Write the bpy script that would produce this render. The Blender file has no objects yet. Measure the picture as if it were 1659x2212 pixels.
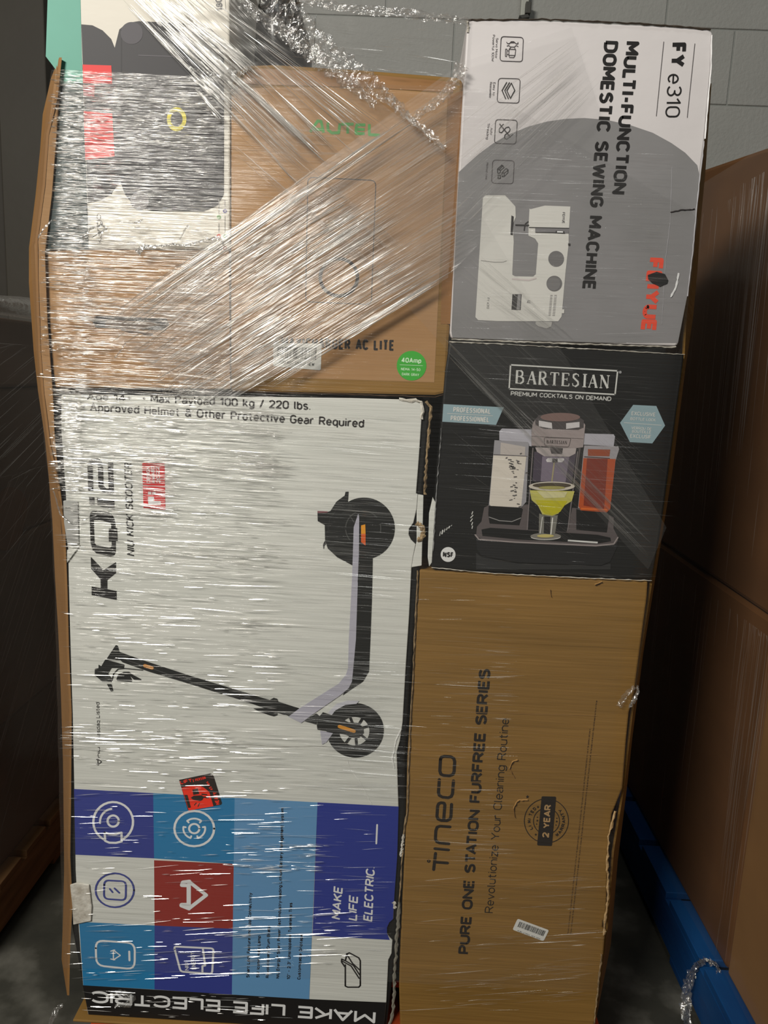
import bpy, bmesh, math, random
import numpy as np
from mathutils import Vector, Matrix
from mathutils.geometry import tessellate_polygon
random.seed(7); RNG = np.random.default_rng(7)

# ------------------------------------------------------------------ camera
F, CX, CY = 1661.0, 829.5, 1106.0
CAM = np.array([0.0, -1.25, 1.38])
_p, _r, _w = math.radians(10.5), math.radians(2.5), math.radians(-1.0)
FWD = np.array([math.sin(_w)*math.cos(_p), math.cos(_w)*math.cos(_p), -math.sin(_p)])
_r0 = np.array([math.cos(_w), -math.sin(_w), 0.0]); _u0 = np.cross(_r0, FWD)
RIGHT = math.cos(_r)*_r0 + math.sin(_r)*_u0
UP = np.cross(RIGHT, FWD)
cam = bpy.data.cameras.new('camera'); camo = bpy.data.objects.new('camera', cam)
bpy.context.scene.collection.objects.link(camo)
camo.matrix_world = Matrix(((RIGHT[0], UP[0], -FWD[0], CAM[0]), (RIGHT[1], UP[1], -FWD[1], CAM[1]),
                            (RIGHT[2], UP[2], -FWD[2], CAM[2]), (0, 0, 0, 1)))
cam.sensor_fit = 'HORIZONTAL'; cam.sensor_width = 36.0; cam.lens = 36.0*F/1659.0
cam.clip_start = 0.05
sc = bpy.context.scene; sc.camera = camo

# ------------------------------------------------------------------ world, lamps, exposure
world = bpy.data.worlds.new('world'); sc.world = world; world.use_nodes = True
world.node_tree.nodes['Background'].inputs[0].default_value = (0.95, 1.0, 0.97, 1)
world.node_tree.nodes['Background'].inputs[1].default_value = 0.045
def lamp(name, loc, aim, sx, sy, power, col):
    l = bpy.data.lights.new(name, 'AREA'); l.shape = 'RECTANGLE'; l.size = sx; l.size_y = sy
    l.energy = power; l.color = col
    o = bpy.data.objects.new(name, l); sc.collection.objects.link(o); o.location = loc
    o.rotation_euler = (Vector(aim)-Vector(loc)).to_track_quat('-Z', 'Y').to_euler()
    return o
lamp('overhead_area_light', (-1.5, -2.45, 2.95), (-0.2, 0.0, 1.0), 1.0, 0.42, 112, (1.0, 0.96, 0.88))
lamp('overhead_area_light', (0.5, -0.9, 4.4), (0.6, 1.2, 2.2), 1.2, 0.25, 13, (0.98, 1.0, 0.97))  # unseen lamp added to brighten the back wall
sc.view_settings.view_transform = 'Standard'; sc.view_settings.look = 'None'
sc.view_settings.exposure = 0.0; sc.view_settings.gamma = 1.0; sc.view_settings.use_curve_mapping = False
sc.cycles.transparent_max_bounces = 24

# ------------------------------------------------------------------ measuring: from a photo point to a place in the room
def _ray(u, v):
    u = np.asarray(u, float)[..., None]; v = np.asarray(v, float)[..., None]
    return FWD + RIGHT*(u-CX)/F + UP*(CY-v)/F
def at_y(u, v, y):
    d = _ray(u, v); return CAM + d*((y-CAM[1])/d[..., 1:2])
def at_x(u, v, x):
    d = _ray(u, v); return CAM + d*((x-CAM[0])/d[..., 0:1])
def at_z(u, v, z):
    d = _ray(u, v); return CAM + d*((z-CAM[2])/d[..., 2:3])
def zoomed(x0, y0, s):
    return lambda *pts: [(x0+p[0]/s, y0+p[1]/s) for p in pts]

# ------------------------------------------------------------------ materials
def lin(r, g, b):
    f = lambda c: (c/255/12.92) if c/255 <= 0.04045 else ((c/255+0.055)/1.055)**2.4
    return (f(r), f(g), f(b), 1)
MATS = {}
def flat(r, g, b, rough=0.55, spec=0.4, metal=0.0):
    k = (r, g, b, rough, spec, metal)
    if k in MATS: return MATS[k]
    m = bpy.data.materials.new('ink_%d_%d_%d' % (r, g, b)); m.use_nodes = True
    n = m.node_tree.nodes['Principled BSDF']
    n.inputs['Base Color'].default_value = lin(r, g, b); n.inputs['Roughness'].default_value = rough
    n.inputs['Specular IOR Level'].default_value = spec; n.inputs['Metallic'].default_value = metal
    MATS[k] = m; return m
def noisy(name, c1, c2, scale=(8, 8, 8), rough=0.7, bump=0.15, bscale=(60, 60, 60), detail=6, spec=0.3, bdist=0.002, c3=None, rot=(0, 0, 0)):
    m = bpy.data.materials.new(name); m.use_nodes = True; nt = m.node_tree; N = nt.nodes; L = nt.links
    b = N['Principled BSDF']; b.inputs['Roughness'].default_value = rough; b.inputs['Specular IOR Level'].default_value = spec
    tc = N.new('ShaderNodeTexCoord')
    mp = N.new('ShaderNodeMapping'); mp.inputs['Scale'].default_value = scale; mp.inputs['Rotation'].default_value = rot
    no = N.new('ShaderNodeTexNoise'); no.inputs['Scale'].default_value = 1; no.inputs['Detail'].default_value = detail
    cr = N.new('ShaderNodeValToRGB'); cr.color_ramp.elements[0].position = 0.32; cr.color_ramp.elements[1].position = 0.68
    cr.color_ramp.elements[0].color = lin(*c1); cr.color_ramp.elements[1].color = lin(*c2)
    if c3:
        e = cr.color_ramp.elements.new(0.5); e.color = lin(*c3)
    L.new(tc.outputs['Object'], mp.inputs[0]); L.new(mp.outputs[0], no.inputs[0]); L.new(no.outputs[0], cr.inputs[0])
    L.new(cr.outputs[0], b.inputs['Base Color'])
    mp2 = N.new('ShaderNodeMapping'); mp2.inputs['Scale'].default_value = bscale; mp2.inputs['Rotation'].default_value = rot
    n2 = N.new('ShaderNodeTexNoise'); n2.inputs['Scale'].default_value = 1; n2.inputs['Detail'].default_value = 5
    bp = N.new('ShaderNodeBump'); bp.inputs['Strength'].default_value = bump; bp.inputs['Distance'].default_value = bdist
    L.new(tc.outputs['Object'], mp2.inputs[0]); L.new(mp2.outputs[0], n2.inputs[0]); L.new(n2.outputs[0], bp.inputs['Height'])
    L.new(bp.outputs[0], b.inputs['Normal'])
    return m
KRAFT = noisy('kraft_board', (128, 96, 46), (145, 109, 54), (3, 3, 14), 0.7, 0.6, (4, 4, 110), bdist=0.003)
KRAFT_PALE = noisy('pale_kraft_board', (158, 120, 80), (172, 134, 92), (3, 3, 14), 0.7, 0.35, (2, 2, 70), bdist=0.003)
KRAFT_TAPE = noisy('brown_tape', (134, 92, 46), (148, 104, 54), (4, 4, 10), 0.4, 0.3, (2, 2, 50), spec=0.5)
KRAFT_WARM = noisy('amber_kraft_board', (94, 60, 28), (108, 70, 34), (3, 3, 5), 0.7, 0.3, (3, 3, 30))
KRAFT_DARK = noisy('old_kraft_board', (92, 72, 56), (110, 86, 66), (3, 3, 5), 0.75, 0.4, (3, 3, 30))
WHITE = noisy('white_coated_board', (206, 207, 200), (215, 215, 208), (3, 3, 20), 0.5, 0.7, (4, 4, 120), bdist=0.002)
PALE = noisy('pale_grey_coated_board', (208, 203, 203), (216, 211, 211), (5, 5, 5), 0.45, 0.35, (18, 18, 25), bdist=0.002)
BEIGE = noisy('beige_coated_board', (206, 200, 188), (214, 208, 196), (5, 5, 5), 0.5, 0.35, (10, 10, 35), bdist=0.002)
BLACKB = noisy('black_coated_board', (24, 24, 24), (32, 32, 31), (6, 6, 6), 0.5, 0.4, (8, 8, 60), bdist=0.002)
TEALB = noisy('teal_coated_board', (82, 150, 131), (88, 158, 139), (6, 6, 6), 0.5, 0.25, (10, 10, 10))
SCUFF = noisy('scuffed_paper', (180, 172, 158), (222, 218, 208), (60, 60, 60), 0.8, 0.8, (120, 120, 120))
TORN = noisy('torn_corrugated', (96, 78, 56), (176, 150, 112), (150, 150, 90), 0.85, 0.9, (200, 200, 120))
BLUEW = noisy('blue_painted_wood', (10, 48, 98), (14, 70, 124), (12, 3, 12), 0.6, 0.6, (60, 8, 60), c3=(12, 60, 112))
ORANGEW = noisy('orange_painted_wood', (176, 66, 30), (206, 88, 44), (5, 30, 30), 0.65, 0.6, (8, 60, 60))
WOOD = noisy('raw_pallet_wood', (112, 82, 52), (150, 112, 74), (4, 4, 40), 0.8, 0.7, (10, 10, 90))
BLOCK = noisy('grey_painted_block', (142, 142, 138), (150, 150, 146), (3, 3, 3), 0.75, 0.9, (110, 110, 110), detail=8, bdist=0.002)
MORTAR = noisy('painted_mortar', (132, 134, 130), (142, 144, 140), (9, 9, 9), 0.85, 0.5, (90, 90, 90))
FLOORM = noisy('worn_concrete', (52, 52, 47), (112, 110, 102), (6, 6, 6), 0.6, 0.4, (40, 40, 40), detail=9, c3=(66, 65, 58))
def film(name, fac=0.16, haze=0.05, rot=0.0, across=260.0, along=3.0, strength=0.8, rough=0.16, dist=0.003):
    """clear stretch wrap: sees through, glossy, pulled into fine parallel folds"""
    m = bpy.data.materials.new(name); m.use_nodes = True; nt = m.node_tree; N = nt.nodes; L = nt.links
    N.remove(N['Principled BSDF']); out = N['Material Output']
    tc = N.new('ShaderNodeTexCoord'); mr = N.new('ShaderNodeMapping'); mr.inputs['Rotation'].default_value = (0, rot, 0)
    ms = N.new('ShaderNodeMapping'); ms.inputs['Scale'].default_value = (along, along, across)
    no = N.new('ShaderNodeTexNoise'); no.inputs['Scale'].default_value = 1; no.inputs['Detail'].default_value = 4
    L.new(tc.outputs['Object'], mr.inputs[0]); L.new(mr.outputs[0], ms.inputs[0]); L.new(ms.outputs[0], no.inputs[0])
    bp = N.new('ShaderNodeBump'); bp.inputs['Strength'].default_value = strength; bp.inputs['Distance'].default_value = dist
    L.new(no.outputs[0], bp.inputs['Height'])
    tr = N.new('ShaderNodeBsdfTransparent')
    gl = N.new('ShaderNodeBsdfGlossy'); gl.inputs['Roughness'].default_value = rough; gl.inputs['Color'].default_value = (0.95, 0.94, 0.92, 1)
    L.new(bp.outputs[0], gl.inputs['Normal'])
    di = N.new('ShaderNodeBsdfDiffuse'); di.inputs['Color'].default_value = (0.8, 0.78, 0.76, 1); L.new(bp.outputs[0], di.inputs['Normal'])
    m1 = N.new('ShaderNodeMixShader'); m1.inputs[0].default_value = haze
    m2 = N.new('ShaderNodeMixShader'); m2.inputs[0].default_value = fac
    L.new(tr.outputs[0], m1.inputs[1]); L.new(di.outputs[0], m1.inputs[2])
    L.new(m1.outputs[0], m2.inputs[1]); L.new(gl.outputs[0], m2.inputs[2]); L.new(m2.outputs[0], out.inputs[0])
    return m
def fold_mat(name, clear, rough=0.22, col=(0.9, 0.88, 0.85, 1), gl_fac=0.86):
    m = bpy.data.materials.new(name); m.use_nodes = True; nt = m.node_tree; N = nt.nodes; L = nt.links
    N.remove(N['Principled BSDF']); out = N['Material Output']
    tr = N.new('ShaderNodeBsdfTransparent'); gl = N.new('ShaderNodeBsdfGlossy'); gl.inputs['Roughness'].default_value = rough
    gl.inputs['Color'].default_value = (0.97, 0.96, 0.94, 1)
    di = N.new('ShaderNodeBsdfDiffuse'); di.inputs['Color'].default_value = col
    m1 = N.new('ShaderNodeMixShader'); m1.inputs[0].default_value = gl_fac
    m2 = N.new('ShaderNodeMixShader'); m2.inputs[0].default_value = clear
    L.new(di.outputs[0], m1.inputs[1]); L.new(gl.outputs[0], m1.inputs[2])
    L.new(m1.outputs[0], m2.inputs[1]); L.new(tr.outputs[0], m2.inputs[2]); L.new(m2.outputs[0], out.inputs[0])
    return m
FILM_H = film('film_level', 0.055, 0.015)
FILM_UP = film('film_rising', 0.05, 0.075, rot=math.radians(33))
FILM_DOWN = film('film_falling', 0.04, 0.05, rot=math.radians(-44))
FILM_TOP = film('film_top', 0.05, 0.03, rot=math.radians(-5), across=120)
FILM_DIM = film('film_side', 0.06, 0.02, rot=math.radians(90), across=120)
CRUMPLE = film('film_crumpled', 0.30, 0.10, across=60, along=60, strength=1.0, rough=0.12, dist=0.01)
FOLD = fold_mat('film_fold', 0.42); FOLD_SOFT = fold_mat('film_fold_soft', 0.78); FOLD_FAINT = fold_mat('film_fold_faint', 0.88)  # glint strength put into the opacity: strong, soft and faint copies
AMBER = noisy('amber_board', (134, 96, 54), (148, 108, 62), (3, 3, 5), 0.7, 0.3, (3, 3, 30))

# ------------------------------------------------------------------ objects
COL = sc.collection
def mesh_obj(name, verts, faces, mats, parent=None, loc=(0, 0, 0), mi=None, smooth=False):
    me = bpy.data.meshes.new(name)
    v = np.asarray(verts, float) - np.asarray(loc, float)
    me.from_pydata([tuple(p) for p in v], [], faces)
    for m in (mats if isinstance(mats, (list, tuple)) else [mats]): me.materials.append(m)
    if mi is not None: me.polygons.foreach_set('material_index', mi)
    if smooth: me.polygons.foreach_set('use_smooth', [True]*len(me.polygons))
    me.update()
    o = bpy.data.objects.new(name, me); COL.objects.link(o)
    if parent is not None: o.parent = parent
    else: o.location = loc
    return o
class Thing:
    def __init__(s, name, label, cat, loc, group=None, kind=None):
        s.loc = np.array(loc, float); s.root = bpy.data.objects.new(name, None); COL.objects.link(s.root)
        s.root.empty_display_size = 0.05; s.root.location = loc
        if kind: s.root['kind'] = kind
        if label: s.root['label'] = label
        if cat: s.root['category'] = cat
        if group: s.root['group'] = group
    def mesh(s, name, verts, faces, mats, mi=None, smooth=False, label=None, parent=None, kind=None):
        o = mesh_obj(name, verts, faces, mats, parent or s.root, s.loc, mi, smooth)
        if label: o['label'] = label
        if kind: o['kind'] = kind
        return o
def bevel(o, w, seg=2):
    m = o.modifiers.new('bevel', 'BEVEL'); m.width = w; m.segments = seg; m.limit_method = 'ANGLE'; m.angle_limit = 0.6
def prism(outline, y0, y1, back=None):
    """outline: (n,3) world points of the front; extruded straight back to y1"""
    a = np.array(outline, float); n = len(a); b = (np.array(back, float) if back is not None else a.copy()); b[:, 1] = y1; a = a.copy(); a[:, 1] = y0
    f = [list(range(n)), list(range(2*n-1, n-1, -1))]+[[i, n+i, n+(i+1) % n, (i+1) % n] for i in range(n)]
    return np.vstack([a, b]), f
def front(pts, y): 
    p = np.array(pts, float); return at_y(p[:, 0], p[:, 1], y)
def body(t, pts, y, depth, mat, name='carton_body', bev=0.004, label=None):
    v, f = prism(front(pts, y), y, y+depth); o = t.mesh(name, v, f, mat, label=label); bevel(o, bev); return o
def cuboid(x0, x1, y0, y1, z0, z1):
    v = [(x, y, z) for x in (x0, x1) for y in (y0, y1) for z in (z0, z1)]
    return v, [[0, 1, 3, 2], [4, 6, 7, 5], [0, 4, 5, 1], [2, 3, 7, 6], [0, 2, 6, 4], [1, 5, 7, 3]]

def _A(cx, cy, rx, ry, a0, a1, n=None):
    n = n or max(3, int(abs(a1-a0)/22)); return [(cx+rx*math.cos(math.radians(a0+(a1-a0)*i/n)), cy+ry*math.sin(math.radians(a0+(a1-a0)*i/n))) for i in range(n+1)]
XH = 0.72
def _bowl(x, r=0.24): return _A(x, XH/2, r, XH/2, 0, 360)
GLYPH = {
 'A': (.66, [[(0, 0), (.33, 1), (.66, 0)], [(.11, .32), (.55, .32)]]),
 'B': (.58, [[(0, 0), (0, 1), (.3, 1)]+_A(.3, .76, .24, .24, 90, -90)+[(0, .52)], [(.3, .52)]+_A(.32, .26, .26, .26, 90, -90)+[(0, 0)]]),
 'C': (.58, [_A(.29, .71, .29, .29, 20, 180)+_A(.29, .29, .29, .29, 180, 340)]),
 'D': (.6, [[(0, 0), (0, 1), (.26, 1)]+_A(.28, .68, .32, .32, 90, 0)+_A(.28, .32, .32, .32, 0, -90)+[(0, 0)]]),
 'E': (.5, [[(.5, 1), (0, 1), (0, 0), (.5, 0)], [(0, .52), (.44, .52)]]), 'F': (.48, [[(.48, 1), (0, 1), (0, 0)], [(0, .5), (.42, .5)]]),
 'G': (.6, [_A(.3, .71, .3, .29, 25, 180)+_A(.3, .29, .3, .29, 180, 360)+[(.6, .46), (.34, .46)]]),
 'H': (.58, [[(0, 0), (0, 1)], [(.58, 0), (.58, 1)], [(0, .51), (.58, .51)]]), 'I': (.04, [[(.02, 0), (.02, 1)]]),
 'J': (.44, [[(.44, 1), (.44, .24)]+_A(.22, .22, .22, .22, 0, -180)]), 'K': (.58, [[(0, 0), (0, 1)], [(.56, 1), (0, .4)], [(.2, .6), (.58, 0)]]),
 'L': (.48, [[(0, 1), (0, 0), (.48, 0)]]), 'M': (.7, [[(0, 0), (0, 1), (.35, .34), (.7, 1), (.7, 0)]]), 'N': (.6, [[(0, 0), (0, 1), (.6, 0), (.6, 1)]]),
 'O': (.62, [_A(.31, .69, .31, .31, 0, 180)+_A(.31, .31, .31, .31, 180, 360)+[(.62, .69)]]), 'P': (.56, [[(0, 0), (0, 1), (.28, 1)]+_A(.28, .72, .28, .28, 90, -90)+[(0, .44)]]),
 'Q': (.62, [_A(.31, .69, .31, .31, 0, 180)+_A(.31, .31, .31, .31, 180, 360)+[(.62, .69)], [(.38, .22), (.62, -.04)]]),
 'R': (.58, [[(0, 0), (0, 1), (.3, 1)]+_A(.3, .74, .26, .26, 90, -90)+[(0, .48)], [(.3, .48), (.58, 0)]]),
 'S': (.56, [_A(.28, .75, .27, .25, 25, 200)+_A(.28, .27, .28, .27, 70, -155)]), 'T': (.58, [[(0, 1), (.58, 1)], [(.29, 1), (.29, 0)]]),
 'U': (.6, [[(0, 1), (0, .3)]+_A(.3, .3, .3, .3, 180, 360)+[(.6, 1)]]), 'V': (.62, [[(0, 1), (.31, 0), (.62, 1)]]), 'W': (.9, [[(0, 1), (.22, 0), (.45, .8), (.68, 0), (.9, 1)]]),
 'X': (.6, [[(0, 1), (.6, 0)], [(.6, 1), (0, 0)]]), 'Y': (.62, [[(0, 1), (.31, .46), (.62, 1)], [(.31, .46), (.31, 0)]]), 'Z': (.56, [[(0, 1), (.56, 1), (0, 0), (.56, 0)]]),
 '0': (.56, [_A(.28, .7, .28, .3, 0, 180)+_A(.28, .3, .28, .3, 180, 360)+[(.56, .7)]]), '1': (.3, [[(0, .76), (.24, 1), (.24, 0)]]),
 '2': (.54, [_A(.27, .72, .27, .28, 170, -30)+[(0, 0), (.54, 0)]]), '3': (.54, [_A(.27, .76, .25, .24, 155, -80)+_A(.27, .27, .27, .27, 90, -155)]),
 '4': (.58, [[(.4, 0), (.4, 1), (0, .26), (.58, .26)]]), '5': (.54, [[(.5, 1), (.06, 1), (.03, .5)]+_A(.26, .31, .28, .31, 110, -150)]),
 '6': (.54, [[(.34, 1), (.05, .45)]+_A(.27, .29, .27, .29, 150, 510)]), '7': (.54, [[(0, 1), (.54, 1), (.2, 0)]]), '8': (.54, [_A(.27, .76, .23, .24, -90, 270), _A(.27, .26, .27, .26, -90, 270)]),
 '9': (.54, [[(.2, 0), (.49, .55)]+_A(.27, .71, .27, .29, -30, 330)]),
 'a': (.46, [_A(.25, .5, .21, .22, 150, 0)+[(.46, 0)], [(.46, .42)]+_A(.22, .2, .22, .2, 90, 270)+[(.46, .12)]]), 'b': (.48, [[(0, 1), (0, 0)], _bowl(.24)]), 'c': (.44, [_A(.24, .36, .24, .36, 45, 315)]),
 'd': (.48, [[(.48, 1), (.48, 0)], _bowl(.24)]), 'e': (.48, [[(.02, .36), (.48, .36)]+_A(.24, .36, .24, .36, 0, 320)]), 'f': (.34, [_A(.3, .82, .18, .18, 80, 180)+[(.12, 0)], [(0, .7), (.3, .7)]]),
 'g': (.48, [[(.48, XH), (.48, -.04)]+_A(.24, -.04, .24, .22, 0, -150), _bowl(.24)]), 'h': (.46, [[(0, 0), (0, 1)], [(0, .46)]+_A(.23, .48, .23, .24, 180, 0)+[(.46, 0)]]),
 'i': (.04, [[(.02, 0), (.02, XH)], [(.02, .9), (.02, 1.0)]]), 'j': (.12, [[(.1, XH), (.1, -.1), (0, -.2)], [(.1, .9), (.1, 1.)]]), 'k': (.46, [[(0, 0), (0, 1)], [(.42, XH), (0, .28)], [(.15, .44), (.46, 0)]]),
 'l': (.1, [[(.02, 1), (.02, .12), (.1, 0)]]), 'm': (.74, [[(0, 0), (0, XH)], [(0, .46)]+_A(.19, .52, .18, .2, 180, 0)+[(.37, 0)], [(.37, .46)]+_A(.555, .52, .185, .2, 180, 0)+[(.74, 0)]]),
 'n': (.46, [[(0, 0), (0, XH)], [(0, .46)]+_A(.23, .48, .23, .24, 180, 0)+[(.46, 0)]]), 'o': (.48, [_bowl(.24)]), 'p': (.48, [[(0, XH), (0, -.26)], _bowl(.24)]), 'q': (.48, [[(.48, XH), (.48, -.26)], _bowl(.24)]),
 'r': (.3, [[(0, 0), (0, XH)], [(0, .44)]+_A(.24, .44, .24, .28, 180, 70)]), 's': (.42, [_A(.21, .54, .2, .18, 30, 220)+_A(.21, .18, .21, .18, 60, -150)]),
 't': (.32, [[(.12, .95), (.12, .16)]+_A(.28, .16, .16, .16, 180, 270), [(0, .7), (.3, .7)]]), 'u': (.46, [[(0, XH), (0, .24)]+_A(.23, .24, .23, .24, 180, 360)+[(.46, XH)], [(.46, .3), (.46, 0)]]),
 'v': (.46, [[(0, XH), (.23, 0), (.46, XH)]]), 'w': (.7, [[(0, XH), (.18, 0), (.35, .6), (.52, 0), (.7, XH)]]), 'x': (.44, [[(0, XH), (.44, 0)], [(.44, XH), (0, 0)]]), 'y': (.46, [[(0, XH), (.23, 0)], [(.46, XH), (.16, -.26), (.04, -.26)]]),
 'z': (.42, [[(0, XH), (.42, XH), (0, 0), (.42, 0)]]), '.': (.06, [[(.03, 0), (.03, .07)]]), ',': (.06, [[(.05, .06), (0, -.12)]]), '-': (.3, [[(0, .42), (.3, .42)]]), '+': (.4, [[(0, .45), (.4, .45)], [(.2, .25), (.2, .65)]]),
 '/': (.36, [[(0, -.08), (.36, 1.05)]]), '&': (.62, [[(.62, 0), (.14, .66)]+_A(.28, .78, .17, .2, 200, -20)+[(.1, .42)]+_A(.25, .24, .22, .24, 150, 330)+[(.6, .46)]]),
 '\u2022': (.2, [_A(.1, .46, .07, .07, 0, 360, 6)]), '\u2033': (.2, [[(0, 1), (0, .78)], [(.16, 1), (.16, .78)]]), '\u2122': (.3, [[(0, 1), (.14, 1)], [(.07, 1), (.07, .75)], [(.2, .75), (.2, 1), (.3, .8), (.4, 1), (.4, .75)]]),
 '\u00b0': (.24, [_A(.12, .88, .12, .12, 0, 360)]), ' ': (.26, [])}
class Print:
    """flat ink on the face of a box; layers lie a hair in front of each other"""
    def __init__(s, y): s.y = y; s.k = 0; s.v = []; s.f = []; s.mi = []; s.m = []
    def _m(s, m):
        if m not in s.m: s.m.append(m)
        return s.m.index(m)
    def _add(s, v, f, m, lay):
        b = len(s.v); s.k = (s.k+1) % 7; yy = s.y-0.0003-0.00025*lay-0.00003*s.k
        s.v += [(p[0], yy, p[2]) for p in v]; s.f += [[b+i for i in q] for q in f]; s.mi += [s._m(m)]*len(f)
    def poly(s, pts, m, lay=0, holes=()):
        loops = [front(l, s.y) for l in [pts]+list(holes)]
        tri = tessellate_polygon([[Vector((p[0], p[2], 0)) for p in l] for l in loops])
        s._add(np.vstack(loops), [list(t) for t in tri], m, lay)
    def circle(s, c, r, m, lay=0, n=40, hole=None, ry=None):
        g = lambda R, R2: [(c[0]+R*math.cos(2*math.pi*i/n), c[1]+R2*math.sin(2*math.pi*i/n)) for i in range(n)]
        k = (ry or r)/r
        s.poly(g(r, r*k), m, lay, [g(hole, hole*k)] if hole else ())
    def _line(s, p, w, m, lay, cap, joints=True):
        s.j = (getattr(s, 'j', 0)+1) % 4; yy0 = s.y-0.0003-0.00025*lay-0.00005*s.j; base = len(s.v); V = []; Fc = []
        for i in range(len(p)-1):
            d = p[i+1]-p[i]; L = math.hypot(*d)
            if L < 1e-9: continue
            n = np.array([-d[1], d[0]])/L*w; b = base+len(V); yy = yy0-0.00001*(i % 3)
            V += [(q[0], yy, q[1]) for q in (p[i]+n, p[i]-n, p[i+1]-n, p[i+1]+n)]; Fc.append([b, b+1, b+2, b+3])
        if joints:
            for i in (range(len(p)) if cap else range(1, len(p)-1)):
                b = base+len(V); yy = yy0-0.00001*(3+i % 2); V += [(p[i][0]+w*math.cos(a), yy, p[i][1]+w*math.sin(a)) for a in np.linspace(0, 2*math.pi, 8, endpoint=False)]
                Fc.append(list(range(b, b+8)))
        s.v += V; s.f += Fc; s.mi += [s._m(m)]*len(Fc)
    def stroke(s, pts, w, m, lay=0, closed=False, cap=True):
        p = front(pts, s.y)[:, [0, 2]]
        if closed: p = np.vstack([p, p[:1]])
        s._line(p, w*0.00038, m, lay, cap or closed)
    def rrect(s, c0, c1, c2, c3, r, w, m, lay=0):
        """rounded rectangle outline through four photo points"""
        C = [np.array(q, float) for q in (c0, c1, c2, c3)]; pts = []
        for i in range(4):
            a, b, d = C[i-1], C[i], C[(i+1) % 4]
            e0 = b+(a-b)/np.linalg.norm(a-b)*r; e1 = b+(d-b)/np.linalg.norm(d-b)*r
            for t in (0, .25, .5, .75, 1): pts.append(tuple((1-t)**2*e0+2*t*(1-t)*b+t*t*e1))
        if w: s.stroke(pts, w, m, lay, closed=True)
        else: s.poly(pts, m, lay)
    def text(s, txt, p0, p1, h, m, lay=1, bold=0.0, shear=0.0):
        a, b = front([p0, p1], s.y)[:, [0, 2]]; d = b-a; D = math.hypot(*d); d = d/D; up = np.array([-d[1], d[0]]); H = h*0.00076
        w = H*(0.125+3.3*bold); n = len(txt); g = H*(0.10-1.6*max(bold, 0)); x = 0.0
        KR = lambda i: (-.13 if txt[i:i+2] in ('LT', 'TA', 'AT', 'LY', 'Ti', 'To', 'AV') else 0)
        tot = sum(GLYPH[c][0] for c in txt)+sum(KR(i) for i in range(n-1)); k = max((D-n*w-(n-1)*g)/tot, H*.25) if tot > .1 else H
        for ci, c in enumerate(txt):
            gw, lines = GLYPH[c]
            for l in lines:
                q = np.array(l); X = x+q[:, 0]*k+w/2; Y = w/2+q[:, 1]*(H-w); X = X+shear*Y
                s._line(a+X[:, None]*d+Y[:, None]*up, w/2, m, lay, False, joints=h > 7)
            x += gw*k+w+g+KR(ci)*k
    def arc_text(s, txt, c, r, a0, a1, h, m, lay=1, bold=0.0, inside=False):
        n = len(txt)
        for i, ch in enumerate(txt):
            if ch == ' ': continue
            a = math.radians(a0+(a1-a0)*(i+.5)/n); da = math.radians(abs(a1-a0)/n*0.40)
            sg = 1 if a1 > a0 else -1
            rr = r
            p0 = (c[0]+rr*math.cos(a-sg*da), c[1]+rr*math.sin(a-sg*da)); p1 = (c[0]+rr*math.cos(a+sg*da), c[1]+rr*math.sin(a+sg*da))
            s.text(ch, p0, p1, h, m, lay, bold)
    def done(s, t, name, label=None): return t.mesh(name, s.v, s.f, s.m, mi=s.mi, label=label)
def ragged(t, pts, w, mat, y, name='worn_edge', step=6, jit=0.5, thick=0.0015, label=None):
    """a narrow uneven strip of torn or scuffed board along a line of photo points"""
    if name == 'crease': thick = 0.0003
    P = []
    for (a, b) in zip(pts[:-1], pts[1:]):
        n = max(1, int(math.hypot(b[0]-a[0], b[1]-a[1])/step))
        P += [(a[0]+(b[0]-a[0])*i/n, a[1]+(b[1]-a[1])*i/n) for i in range(n)]
    P.append(pts[-1]); p = front(P, y)[:, [0, 2]]; w = w*0.00076/2; V = []; Fc = []
    for i in range(len(p)):
        d = p[min(i+1, len(p)-1)]-p[max(i-1, 0)]; n = np.array([-d[1], d[0]])/max(np.hypot(*d), 1e-9)
        k0, k1 = [1-jit+2*jit*random.random() for _ in (0, 1)]; off = (random.random()-.5)*jit*w
        a = p[i]+n*(w*k0+off); b = p[i]-n*(w*k1-off); c = (a+b)/2; yy = y-thick*(0.5+random.random())
        V += [(a[0], y, a[1]), (c[0], yy, c[1]), (b[0], y, b[1])]
        if i:
            q = 3*(i-1); Fc += [[q, q+3, q+4, q+1], [q+1, q+4, q+5, q+2]]
    return t.mesh(name, V, Fc, mat, label=label)

K = flat(24, 22, 22); INK = flat(34, 30, 30); WH = flat(226, 226, 226); RED = flat(214, 40, 42); ORG = flat(206, 120, 40); GR = flat(60, 60, 62)
exec_order = []
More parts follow.
